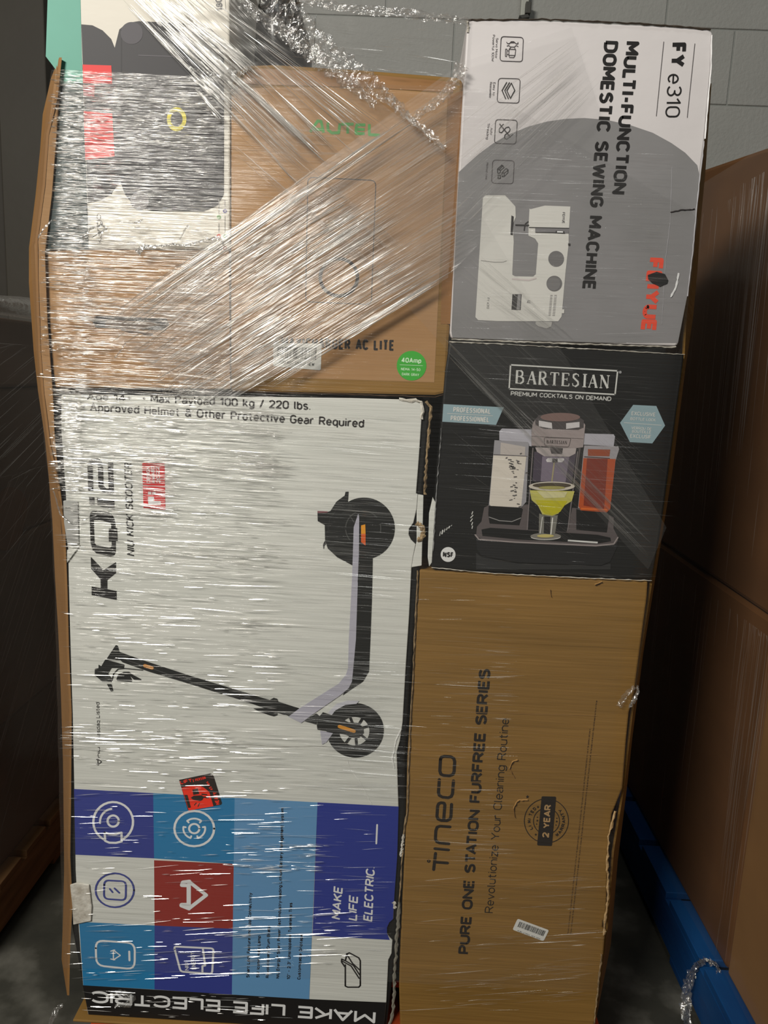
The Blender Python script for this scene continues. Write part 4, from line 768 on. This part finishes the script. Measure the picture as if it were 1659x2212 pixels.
ls = side_sheet('cardboard_sheet', 'tall bowed brown cardboard sheet along the left side of the stack', fr, bk, -0.002, 0.085, AMBER, KRAFT, (-0.62, 0.0, ZP))
# its turned-in front flange
fl_in = [(129, 170), (122, 290), (112, 420), (97, 545), (102, 690), (110, 800), (114, 850), (118, 940), (128, 1045), (138, 1110), (140, 1160)]
fl_out = [(122, 140), (103, 290), (93, 400), (75, 530), (80, 690), (86, 800), (90, 850), (103, 950), (123, 1045), (134, 1110), (136, 1150)]
A = front(fl_out, -0.002); B = front(fl_in, 0.0015); n = len(A); V = np.vstack([A, B, A+[0, .003, 0], B+[0, .003, 0]])
ls.mesh('front_flange', V, [[i, i+1, n+i+1, n+i] for i in range(n-1)]+[[2*n+i, 3*n+i, 3*n+i+1, 2*n+i+1] for i in range(n-1)], KRAFT_PALE)
# right side
fr = [(1537, 180), (1524, 300), (1509, 430), (1498, 545), (1484, 660), (1479, 765), (1475, 800), (1442, 1050), (1410, 1250), (1372, 1497), (1348, 1703), (1326, 1840), (1313, 2000), (1288, 2200)]
bk = [(1541, 180), (1532, 300), (1519, 430), (1511, 545), (1500, 660), (1485, 765), (1480, 800), (1449, 1050), (1418, 1250), (1380, 1497), (1354, 1703), (1339, 1840), (1319, 2000), (1302, 2200)]
side_sheet('cardboard_sheet', 'narrow brown cardboard sheet along the right side of the stack', fr, bk, 0.02, 0.22, KRAFT, KRAFT, (0.45, 0.02, ZP))

# ================================================================== further cartons behind the front row (carry the load to the wall)
for (x0, x1, z0, z1, lab) in ((-0.53, -0.02, ZP+.001, 1.30, 'tall kraft carton behind the white scooter carton'), (0.02, 0.40, ZP+.001, 1.05, 'tall kraft carton behind the lettered vacuum carton'),
                              (-0.50, 0.04, 1.302, 1.78, 'kraft carton on top of the back row, behind the charger carton'), (0.075, 0.40, 1.052, 1.80, 'kraft carton behind the black cocktail machine carton')):
    t = Thing('kraft_carton', lab, 'carton', ((x0+x1)/2, 0.62, z0)); v, f = cuboid(x0, x1, 0.305, 0.93, z0, z1); bevel(t.mesh('carton_body', v, f, KRAFT_DARK), 0.004)
    v, f = cuboid((x0+x1)/2-.025, (x0+x1)/2+.025, 0.3035, 0.9315, z1-.06, z1+.0008); t.mesh('sealing_tape', v, f, KRAFT_TAPE)

# black plastic sack lying on the charger carton
def lump(t, name, c, r, mat, seed=3, amp=0.25, flatz=None, sub=4):
    bm = bmesh.new(); bmesh.ops.create_icosphere(bm, subdivisions=sub, radius=1.0); rg = np.random.default_rng(seed)
    K_ = rg.normal(size=(14, 3))*2.6; P_ = rg.uniform(0, 6.28, 14)
    V = []
    for q in bm.verts:
        w = np.array(q.co); a = 1+amp*sum(math.sin(float(K_[i]@w)+P_[i]) for i in range(14))/5
        w = w*a*np.array(r)+np.array(c)
        if flatz is not None: w[2] = max(w[2], flatz)
        V.append(w)
    Fc = [[q.index for q in f_.verts] for f_ in bm.faces]; bm.free()
    return t.mesh(name, V, Fc, mat, smooth=True)
bag = Thing('plastic_sack', 'black plastic sack lying on top of the kraft charger carton', 'sack', (-0.22, 0.16, 1.80))
lump(bag, 'sack_body', (-0.225, 0.15, 1.885), (0.05, 0.09, 0.105), noisy('black_plastic', (18, 18, 20), (30, 30, 32), (9, 9, 9), 0.28, 0.8, (26, 26, 26), spec=0.6), 5, 0.22, 1.822)
lump(bag, 'sack_end', (-0.165, 0.14, 1.835), (0.075, 0.05, 0.026), noisy('black_plastic_end', (18, 18, 20), (30, 30, 32), (9, 9, 9), 0.28, 0.8, (26, 26, 26), spec=0.6), 8, 0.2, 1.822, 3)

# ================================================================== neighbour stack on the right
XR = 0.752
pallet('wooden_pallet', 'blue painted wooden pallet under the right-hand stack of brown cartons', 0.708, 1.72, -0.42, 1.12, BLUEW, (1.2, 0.35, 0), boards_along_x=True)
rb = Thing('brown_carton', 'large amber brown carton standing on the blue pallet', 'carton', (1.2, 0.65, 0.141))
v, f = cuboid(XR, 1.66, 0.215, 1.08, 0.141, 0.928); bevel(rb.mesh('carton_body', v, f, KRAFT_WARM), 0.012)  # darker amber, shade further back put into the board colour
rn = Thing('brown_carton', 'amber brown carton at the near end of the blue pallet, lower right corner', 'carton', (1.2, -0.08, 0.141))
v, f = cuboid(XR-.001, 1.66, -0.38, 0.209, 0.141, 0.932); bevel(rn.mesh('carton_body', v, f, AMBER), 0.008)  # lighter amber, light on the near end put into the board colour
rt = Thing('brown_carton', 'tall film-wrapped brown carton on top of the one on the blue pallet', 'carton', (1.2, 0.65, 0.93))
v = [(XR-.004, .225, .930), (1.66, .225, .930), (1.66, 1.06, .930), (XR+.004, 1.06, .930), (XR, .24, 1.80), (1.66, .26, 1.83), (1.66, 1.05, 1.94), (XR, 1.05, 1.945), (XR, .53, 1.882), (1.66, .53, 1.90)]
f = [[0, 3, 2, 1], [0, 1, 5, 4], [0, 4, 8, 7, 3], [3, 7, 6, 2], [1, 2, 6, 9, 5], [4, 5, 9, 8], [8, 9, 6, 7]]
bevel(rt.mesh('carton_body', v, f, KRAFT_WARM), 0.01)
rw = Thing('stretch_wrap', 'clear stretch wrap around the tall brown cartons on the blue pallet', 'stretch wrap', (XR, 0.6, 0.12))
V = []; Fc = []; n = 26
prof = [(XR-.010, 1.07), (XR-.012, .8), (XR-.014, .5), (XR-.012, .3), (XR-.010, .2), (XR-.008, .1), (XR-.006, -.02)]
zs = np.linspace(0.125, 1.84, n)
for i, zz in enumerate(zs):
    for j, (x, y) in enumerate(prof): V.append((x+0.004*math.sin(zz*9+j*1.7), y+0.004*math.sin(zz*7+j), zz+(0.0 if i < n-1 else 0.04*(j < 3))))
m_ = len(prof)
for i in range(n-1):
    for j in range(m_-1): Fc.append([i*m_+j, i*m_+j+1, (i+1)*m_+j+1, (i+1)*m_+j])
rw.mesh('film_layer', V, Fc, FILM_DIM, smooth=True)
# hanging strip of film below it
def ribbon(t, name, pts, w, mat, y, twist=0.0, seed=1, sub=8, amp=0.004):
    rg = np.random.default_rng(seed); V = []; Fc = []; P3 = [np.array(q) for q in pts]
    m = 7
    L = []
    for a, b in zip(P3[:-1], P3[1:]): L += [a+(b-a)*k/sub for k in range(sub)]
    L.append(P3[-1])
    for i, q in enumerate(L):
        d = L[min(i+1, len(L)-1)]-L[max(i-1, 0)]; nn = np.cross(d, [0, 1, 0]); nn /= max(np.linalg.norm(nn), 1e-9); ww = w[0]+(w[1]-w[0])*i/(len(L)-1)
        for j in range(m): V.append(q+nn*ww*(j/(m-1)-.5)+np.array([0, rg.normal()*amp, 0])+rg.normal(size=3)*amp*.4)
    for i in range(len(L)-1):
        for j in range(m-1): Fc.append([i*m+j, i*m+j+1, (i+1)*m+j+1, (i+1)*m+j])
    return t.mesh(name, V, Fc, mat, smooth=True)
lf = [at_x(1558, 2118, XR-.012), at_x(1548, 2085, .73), at_x(1530, 2074, .715), at_x(1512, 2078, .705), at_x(1490, 2110, .69), at_x(1481, 2150, .685), at_x(1482, 2205, .68), at_x(1484, 2260, .675)]
for q in lf: q[2] = max(q[2], 0.01)
ribbon(rw, 'loose_film_tail', lf, (0.006, 0.028), CRUMPLE, 0, seed=4)

# ================================================================== neighbour stack on the left
XL = -0.93
lp = pallet('wooden_pallet', 'raw brown wooden pallet under the dark left-hand stack', -1.85, -0.90, 0.22, 1.15, WOOD, (-1.37, 0.7, 0))
ztop = at_x(140, 712, XL)[2]
cuts = [0.141, 0.50, 0.94, 1.30, 1.46]
for i, lab in enumerate(('dusty brown carton standing on the raw wooden pallet at left', 'dusty brown carton with a round film tear in the left-hand stack', 'dusty brown carton third up in the left-hand stack', 'low dusty brown carton topmost of the left-hand stack')):
    t = Thing('brown_carton', lab, 'carton', (-1.35, 0.65, cuts[i])); dx = (0, .006, -.004, .003)[i]
    v, f = cuboid(-1.83, XL+dx, 0.21, 1.13, cuts[i], cuts[i+1]-.001); bevel(t.mesh('carton_body', v, f, KRAFT_DARK), 0.008)
    if i == 1:
        c3 = at_x(18, 1120, XL+.008); V = [c3+np.array([0.001, 0.09*math.cos(a)*(1+.1*math.sin(3*a)), 0.075*math.sin(a)]) for a in np.linspace(0, 6.283, 28, endpoint=False)]
        t.mesh('bare_patch', V, [list(range(28))], KRAFT_WARM, label='round patch of bare orange-brown board')
lw = Thing('stretch_wrap', 'clear dusty stretch wrap around the left-hand stack', 'stretch wrap', (XL, 0.6, 0.12))
prof = [(XL+.014, 1.14), (XL+.018, .9), (XL+.018, .6), (XL+.016, .4), (XL+.014, .215), (XL-.1, .195), (-1.8, .195)]; m_ = len(prof)
zs = np.linspace(0.08, 1.47, n); V = []; Fc = []
for i, zz in enumerate(zs):
    for j, (x, y) in enumerate(prof): V.append((x+0.004*math.sin(zz*9+j*1.7), y, zz))
for i in range(n-1):
    for j in range(m_-1): Fc.append([i*m_+j, i*m_+j+1, (i+1)*m_+j+1, (i+1)*m_+j])
lw.mesh('film_layer', V, Fc, film('film_dusty', 0.05, 0.10, rot=math.radians(70), across=90), smooth=True)
cl = at_x(20, 620, XL+.03)
lump(lw, 'film_bunch', (XL-.02, cl[1]+.05, 1.487), (0.05, 0.22, 0.024), CRUMPLE, 11, 0.5, 1.468, 4)
# ================================================================== stretch wrap around the stack
wr = Thing('stretch_wrap', 'clear stretch wrap pulled in shiny folds around the stack with the white scooter carton', 'stretch wrap', (-0.06, 0.0, ZP))
def quad_sheet(name, corners, y, mat, nu=24, nv=24, wave=0.0015, label=None, tails=True):
    """film panel through four photo points; the ends run round the sides of the stack"""
    C = front(corners, y); V = []; Fc = []; rg = np.random.default_rng(len(name))
    for j in range(nv+1):
        t_ = j/nv
        for i in range(nu+1):
            s_ = i/nu; q = (C[0]*(1-s_)+C[1]*s_)*(1-t_)+(C[3]*(1-s_)+C[2]*s_)*t_
            V.append(q+np.array([0, wave*math.sin(t_*60+3*math.sin(s_*4))*0.6+rg.normal()*wave*.3, 0]))
    for j in range(nv):
        for i in range(nu): b = j*(nu+1)+i; Fc.append([b, b+1, b+nu+2, b+nu+1])
    return wr.mesh(name, V, Fc, mat, smooth=True, label=label)
# level wraps, following round both sides
def wrap_sheet(name, rows, mat, yf=-0.007, back=0.45):
    """rows: (photo v, left photo u, right photo u); one closed front with side returns"""
    V = []; Fc = []; m = 0
    for (v, ul, ur) in rows:
        xs = np.linspace(ul, ur, 26); L = [at_y(u, v+(u-ul)*0.045, yf) for u in xs]
        for i, q in enumerate(L): q[1] += 0.0012*math.sin(i*1.9+v*.05)
        a, b = L[0], L[-1]
        P = [a+np.array([-0.02, back, 0]), a+np.array([-0.018, back*.3, 0]), a+np.array([-0.006, .015, 0])]+L+[b+np.array([0.001, .012, 0]), b+np.array([0.0, back*.3, 0]), b+np.array([0.0, back, 0])]
        m = len(P); V += P
    n = len(rows)
    for j in range(n-1):
        for i in range(m-1): b = j*m+i; Fc.append([b, b+1, b+m+1, b+m])
    return wr.mesh(name, V, Fc, mat, smooth=True)
wrap_sheet('level_wrap', [(v, float(np.interp(v, [130, 545, 850, 1050, 1280, 2150], [112, 66, 84, 106, 118, 138])), float(np.interp(v, [130, 400, 750, 1250, 1700, 2150], [1008, 1508, 1470, 1400, 1336, 1286]))) for v in range(150, 2110, 20)], FILM_H)
quad_sheet('rising_wrap', [(205, 705), (1003, 132), (968, 600), (470, 880)], -0.013, FILM_UP, label='wide band of film pulled up from lower left to upper right')
quad_sheet('rising_wrap', [(1003, 132), (1235, 60), (1300, 250), (975, 590)], -0.0125, film('film_rising_thin', 0.05, 0.03, rot=math.radians(33)))
quad_sheet('falling_wrap', [(270, -30), (500, -30), (960, 330), (640, 400)], -0.010, FILM_DOWN, label='band of film pulled down from upper left to lower right')
quad_sheet('falling_wrap', [(640, 400), (960, 330), (1440, 1140), (1400, 1230)], -0.0102, film('film_falling_thin', 0.03, 0.02, rot=math.radians(-44)))
quad_sheet('top_wrap', [(600, -60), (1020, -10), (1012, 170), (760, 150)], -0.004, FILM_TOP)

STATION = np.array([0.0, 0.33, 0.67, 1.0]); TAPER = np.array([0.15, 1.0, 0.85, 0.1])
def folds(name, groups, y, mat, lift=0.55, seed=1, label=None, ragged_end=True):
    """fine raised folds pulled in the film; each group: (corner quad, count, length px, width px, wobble, clusters)"""
    rg = np.random.default_rng(seed); V = []; Fc = []
    for (quad, cnt, (l0, l1), (w0, w1), wob, ncl) in groups:
        Q = [np.array(q, float) for q in quad]
        cl = rg.uniform(0, 1, ncl) if ncl else None
        for _ in range(cnt):
            t_ = rg.uniform() if (cl is None or rg.uniform() < .35) else float(np.clip(cl[rg.integers(ncl)]+rg.normal()*.02, 0, 1))
            s_ = rg.uniform(-.02, 1.0)
            A_ = Q[0]*(1-t_)+Q[3]*t_; B_ = Q[1]*(1-t_)+Q[2]*t_; D = B_-A_; LL = np.linalg.norm(D); d = D/LL
            ln = l0*(l1/l0)**rg.uniform(); ww = (w0*(w1/w0)**(rg.uniform()**1.4))*0.00076/2
            s_ = min(s_, 1.0-ln/LL+(abs(rg.normal())*.07-.1 if ragged_end else 0)) if ln < LL else 0.0; s_ = s_ if s_ > -.02 else rg.uniform(-.02, .03); c = A_+D*s_; n_ = np.array([-d[1], d[0]]); ang = rg.normal()*wob
            d2 = d+n_*ang; P = c[None, :]+d2[None, :]*(STATION*ln)[:, None]+n_[None, :]*(rg.normal(size=4)*ww*700*wob*2)[:, None]
            p = at_y(P[:, 0], P[:, 1], y-0.0002); pw = p[:, [0, 2]]; dd = pw[-1]-pw[0]; Ld = np.hypot(*dd)
            if Ld < 1e-6: continue
            nn = np.array([-dd[1], dd[0]])/Ld; k = TAPER*ww; b = len(V); up = lift*ww*2*(0.5+rg.uniform()); sk = rg.uniform(-.5, .5)
            for i in range(4):
                a = pw[i]+nn*k[i]; e = pw[i]-nn*k[i]; c_ = pw[i]+nn*k[i]*sk
                V += [(a[0], y, a[1]), (c_[0], y-up*TAPER[i], c_[1]), (e[0], y, e[1])]
                if i: q = b+3*(i-1); Fc += [[q, q+1, q+4, q+3], [q+1, q+2, q+5, q+4]]
    return wr.mesh(name, V, Fc, mat, smooth=False, kind='stuff', label=label)
H = lambda u0, v0, u1, v1, sl=0.05: [(u0, v0), (u1, v0+(u1-u0)*sl), (u1, v1+(u1-u0)*sl), (u0, v1)]
folds('level_folds', [
    (H(110, 150, 490, 500, .05), 850, (8, 70), (.8, 2.2), .05, 24), (H(128, 150, 480, 300, .04), 380, (10, 70), (1.0, 3.2), .05, 12),
    (H(85, 500, 495, 845, .06), 1150, (14, 150), (.7, 2.0), .03, 30), (H(85, 540, 200, 840, .05), 300, (8, 50), (1.2, 3), .05, 0),
    (H(108, 170, 180, 540, .06), 420, (8, 50), (1.0, 3), .05, 0), (H(105, 840, 180, 1060, .03), 420, (8, 50), (1.2, 3), .06, 0),
    (H(120, 850, 640, 1200, .06), 900, (14, 160), (.8, 2.2), .025, 26), (H(130, 860, 400, 1100, .06), 360, (12, 90), (1.0, 2.6), .04, 16),
    (H(140, 1180, 620, 1330, .05), 170, (14, 130), (.9, 2.0), .03, 10), (H(136, 1320, 640, 1700, .03), 330, (12, 130), (.8, 2.1), .02, 26), (H(136, 1560, 520, 1640, .03), 200, (12, 110), (.8, 2.1), .03, 8),
    (H(150, 1700, 640, 2120, -.03), 230, (12, 100), (.8, 2.0), .03, 22), (H(300, 1970, 760, 2120, -.05), 90, (14, 120), (.8, 2.0), .03, 12), (H(480, 1790, 700, 1900, .02), 80, (10, 70), (.8, 1.8), .03, 6),
    (H(180, 2135, 600, 2190, .04), 50, (10, 80), (1.0, 2.2), .04, 0)], -0.0075, FOLD, seed=3, label='white glinting folds in the level film')
folds('faint_level_folds', [
    (H(520, 880, 900, 1700, .07), 420, (40, 260), (.9, 1.8), .02, 40), (H(500, 1400, 860, 1700, .03), 200, (30, 160), (.9, 2.2), .02, 20), (H(500, 260, 760, 520, .04), 240, (20, 140), (.9, 2), .03, 20),
    (H(640, 1740, 850, 2050, .01), 60, (20, 110), (.9, 1.8), .03, 8), (H(620, 20, 1000, 140, .12), 60, (20, 130), (1, 2.2), .03, 6)], -0.0078, FOLD_SOFT, seed=5, label='faint folds in the level film')
folds('dull_level_folds', [
    (H(950, 760, 1440, 1220, .07), 220, (30, 180), (.8, 1.4), .02, 26),
    (H(900, 1240, 1130, 1900, .03), 190, (20, 160), (.9, 1.8), .03, 26), (H(870, 1900, 1300, 2200, -.06), 150, (20, 160), (.9, 1.8), .03, 14), (H(990, 300, 1480, 730, .04), 240, (20, 180), (.8, 1.4), .02, 30)], -0.0079, FOLD_FAINT, seed=6)
folds('rising_folds', [
    ([(205, 705), (700, 352), (700, 470), (300, 770)], 260, (40, 260), (.6, 1.9), .012, 16), ([(215, 700), (880, 250), (900, 262), (240, 712)], 90, (80, 330), (1.2, 3.6), .01, 4),
    ([(290, 760), (860, 380), (960, 600), (470, 880)], 620, (30, 260), (.6, 1.8), .012, 34), ([(300, 800), (620, 600), (640, 760), (400, 900)], 330, (20, 150), (1.0, 2.6), .02, 14),
    ([(480, 560), (760, 400), (800, 480), (560, 640)], 200, (20, 120), (1.0, 3.2), .02, 10), ([(560, 830), (960, 590), (965, 606), (575, 845)], 60, (60, 260), (1.2, 3.2), .01, 3)], -0.0136, FOLD, seed=7, label='white glinting folds in the rising band')
folds('faint_rising_folds', [
    ([(760, 330), (1003, 170), (1000, 560), (860, 640)], 380, (30, 200), (.9, 2), .012, 30), ([(990, 250), (1250, 70), (1290, 200), (985, 520)], 150, (60, 260), (.9, 1.8), .012, 24), ([(640, 420), (960, 220), (980, 400), (700, 600)], 160, (30, 180), (.9, 2.2), .015, 16)], -0.0132, FOLD_SOFT, seed=9)
folds('falling_folds', [
    ([(275, 0), (520, 225), (700, 400), (600, 300)][:0] or [(300, -30), (700, 330), (640, 400), (250, -10)], 150, (60, 300), (1.2, 3.2), .01, 8), ([(330, -30), (560, 150), (520, 230), (300, 10)], 190, (40, 240), (1.2, 4.2), .012, 12), ([(420, -30), (840, 260), (700, 380), (330, -30)], 110, (50, 240), (1.0, 2.6), .012, 12),
    ([(400, 130), (500, 210), (480, 270), (410, 190)], 70, (20, 90), (1.2, 3), .02, 0)], -0.0108, FOLD, seed=11, label='white glinting folds in the falling band')
folds('faint_falling_folds', [
    ([(500, 200), (900, 560), (860, 640), (500, 330)], 150, (50, 260), (.9, 2.2), .01, 16), ([(960, 720), (1412, 1160), (1405, 1215), (960, 760)], 60, (80, 330), (1.0, 3.4), .008, 5), ([(1000, 520), (1250, 740), (1200, 742), (985, 600)], 40, (40, 200), (.8, 1.6), .012, 10)], -0.0106, FOLD_SOFT, seed=13)
folds('dull_falling_folds', [([(970, 540), (1440, 940), (1410, 1200), (960, 760)], 80, (60, 300), (.8, 1.6), .01, 16), ([(960, 760), (1300, 1120), (1250, 1200), (960, 1000)], 40, (60, 240), (.8, 1.6), .01, 10)], -0.0107, FOLD_FAINT, seed=14)
# crumpled rope of film along the upper edge of the falling band, and stray twists
def rope(name, pts, w, y, mat, seed, amp=0.004, m=9, sub=14):
    rg = np.random.default_rng(seed); P = front(pts, y); L = []
    for a, b in zip(P[:-1], P[1:]): L += [a+(b-a)*k/sub for k in range(sub)]
    L.append(P[-1]); V = []; Fc = []
    for i, q in enumerate(L):
        d = L[min(i+1, len(L)-1)]-L[max(i-1, 0)]; nn = np.cross(d, [0, 1, 0]); nn /= max(np.linalg.norm(nn), 1e-9)
        ww = np.interp(i/(len(L)-1), np.linspace(0, 1, len(w)), w)*0.00076*(0.8+.4*rg.uniform())
        for j in range(m): V.append(q+nn*ww*(j/(m-1)-.5)+np.array([rg.normal()*amp*.5, -abs(rg.normal())*amp, rg.normal()*amp*.5]))
    for i in range(len(L)-1):
        for j in range(m-1): Fc.append([i*m+j, i*m+j+1, (i+1)*m+j+1, (i+1)*m+j])
    return wr.mesh(name, V, Fc, mat, smooth=False)
CRL = film('film_bunched', 0.24, 0.08, across=90, along=90, strength=1.0, rough=0.14, dist=0.008)
rope('bunched_film', [(560, -40), (600, 10), (650, 70), (720, 125), (790, 175), (840, 215), (880, 252), (960, 320)], [50, 60, 66, 44, 36, 24, 12, 6], -0.014, CRL, 21, 0.004)
rope('bunched_film', [(520, 10), (600, 60), (680, 120), (750, 175), (810, 230)], [14, 28, 34, 30, 10], -0.011, CRL, 22, 0.003)
rope('bunched_film', [(640, 4), (760, 20), (880, 30), (1010, 48)], [10, 16, 18, 12], -0.006, CRL, 23, 0.002)
rope('bunched_film', [(1000, 140), (985, 170), (960, 205), (930, 232), (885, 262)], [26, 22, 18, 14, 8], -0.013, CRL, 24, 0.003)
rope('bunched_film', [(492, 150), (506, 162), (524, 156), (540, 150)], [16, 14, 10, 5], -0.012, CRL, 25, 0.002)
rope('bunched_film', [(410, 150), (450, 158), (490, 170)], [5, 10, 6], -0.012, CRL, 26, 0.002)
rope('bunched_film', [(297, 546), (310, 534), (340, 532), (372, 528), (400, 531), (440, 520), (470, 512)], [12, 9, 4, 4, 3, 4, 3], -0.012, fold_mat('film_twist', 0.2), 27, 0.0012, 5)
rope('bunched_film', [(178, 514), (196, 494), (222, 486), (232, 494), (205, 510), (182, 514)], [3, 4, 4, 4, 4, 2], -0.012, fold_mat('film_twist_b', 0.2), 28, 0.001, 4, 8)
rope('bunched_film', [(82, 514), (96, 494), (112, 476)], [3, 4, 3], -0.012, FOLD, 29, 0.001, 4, 8)
rope('bunched_film', [(250, 478), (285, 482), (302, 478), (310, 474)], [2, 3, 4, 2], -0.012, FOLD, 30, 0.001, 4, 8)
rope('bunched_film', [(388, 520), (398, 500), (406, 486)], [2, 3, 2], -0.012, FOLD, 31, 0.001, 4, 8)
rope('bunched_film', [(458, 516), (470, 514), (480, 522), (484, 532)], [4, 7, 5, 3], -0.0142, FOLD, 32, 0.001, 4, 8)
rope('bunched_film', [(248, 774), (262, 756), (272, 740)], [2, 3, 2], -0.0142, FOLD, 33, 0.001, 4, 8)
rope('bunched_film', [(116, 1060), (130, 1110), (150, 1128), (176, 1124), (210, 1112)], [2, 3, 3, 4, 2], -0.009, FOLD, 34, 0.0008, 4, 8)
rope('bunched_film', [(1336, 1526), (1352, 1500), (1370, 1482)], [14, 12, 8], -0.004, CRL, 35, 0.0015, 5, 8)
rope('bunched_film', [(1358, 1530), (1368, 1514), (1378, 1492), (1376, 1480)], [5, 9, 8, 3], -0.004, FOLD, 36, 0.0015, 5, 8)
rope('bunched_film', [(240, 2150), (262, 2142), (290, 2152), (276, 2170), (250, 2172)], [10, 16, 10, 16, 8], -0.004, CRL, 37, 0.002, 6, 8)
rope('bunched_film', [(108, 2212), (122, 2180), (136, 2168)], [10, 14, 8], -0.004, CRL, 38, 0.002, 6, 8)

# folds in the wraps of the two neighbour stacks
def side_folds(t, name, x, sgn, boxes, mat, seed):
    """boxes: (y0, y1, z0, z1, slope y per z, count, len, width)"""
    rg = np.random.default_rng(seed); V = []; Fc = []
    for (y0, y1, z0, z1, sl, cnt, (l0, l1), (w0, w1)) in boxes:
        for _ in range(cnt):
            y = rg.uniform(y0, y1); z = rg.uniform(z0, z1); ln = rg.uniform(l0, l1); ww = rg.uniform(w0, w1)/2; ang = sl+rg.normal()*.02; b = len(V)
            nrm = math.hypot(1, ang); dy, dz = ang/nrm, 1/nrm
            for i in range(4):
                s_ = STATION[i]*ln; k = TAPER[i]*ww; cy, cz = y+dy*s_+rg.normal()*ww*.4, min(z+dz*s_, z1)
                V += [(x, cy-dz*k, cz+dy*k), (x+sgn*ww*TAPER[i]*1.1, cy, cz), (x, cy+dz*k, cz-dy*k)]
                if i: q = b+3*(i-1); Fc += [[q, q+1, q+4, q+3], [q+1, q+2, q+5, q+4]]
    t.mesh(name, V, Fc, mat, kind='stuff')
side_folds(rw, 'upright_folds', XR-.0175, -1, [(.22, 1.0, .95, 1.80, .04, 80, (.1, .6), (.0008, .0022)), (.40, .62, 1.1, 1.82, .05, 40, (.2, .6), (.001, .004)), (.22, 1.0, .15, .9, .03, 40, (.1, .5), (.0008, .002)), (.16, .28, .16, .9, .03, 46, (.1, .5), (.0008, .0022))], FOLD_SOFT, 51)
side_folds(lw, 'slanting_folds', XL+.0225, 1, [(.25, .7, .2, 1.1, .9, 90, (.1, .5), (.001, .003)), (.25, .72, .9, 1.4, 2.6, 50, (.1, .4), (.001, .003))], FOLD_FAINT, 52)
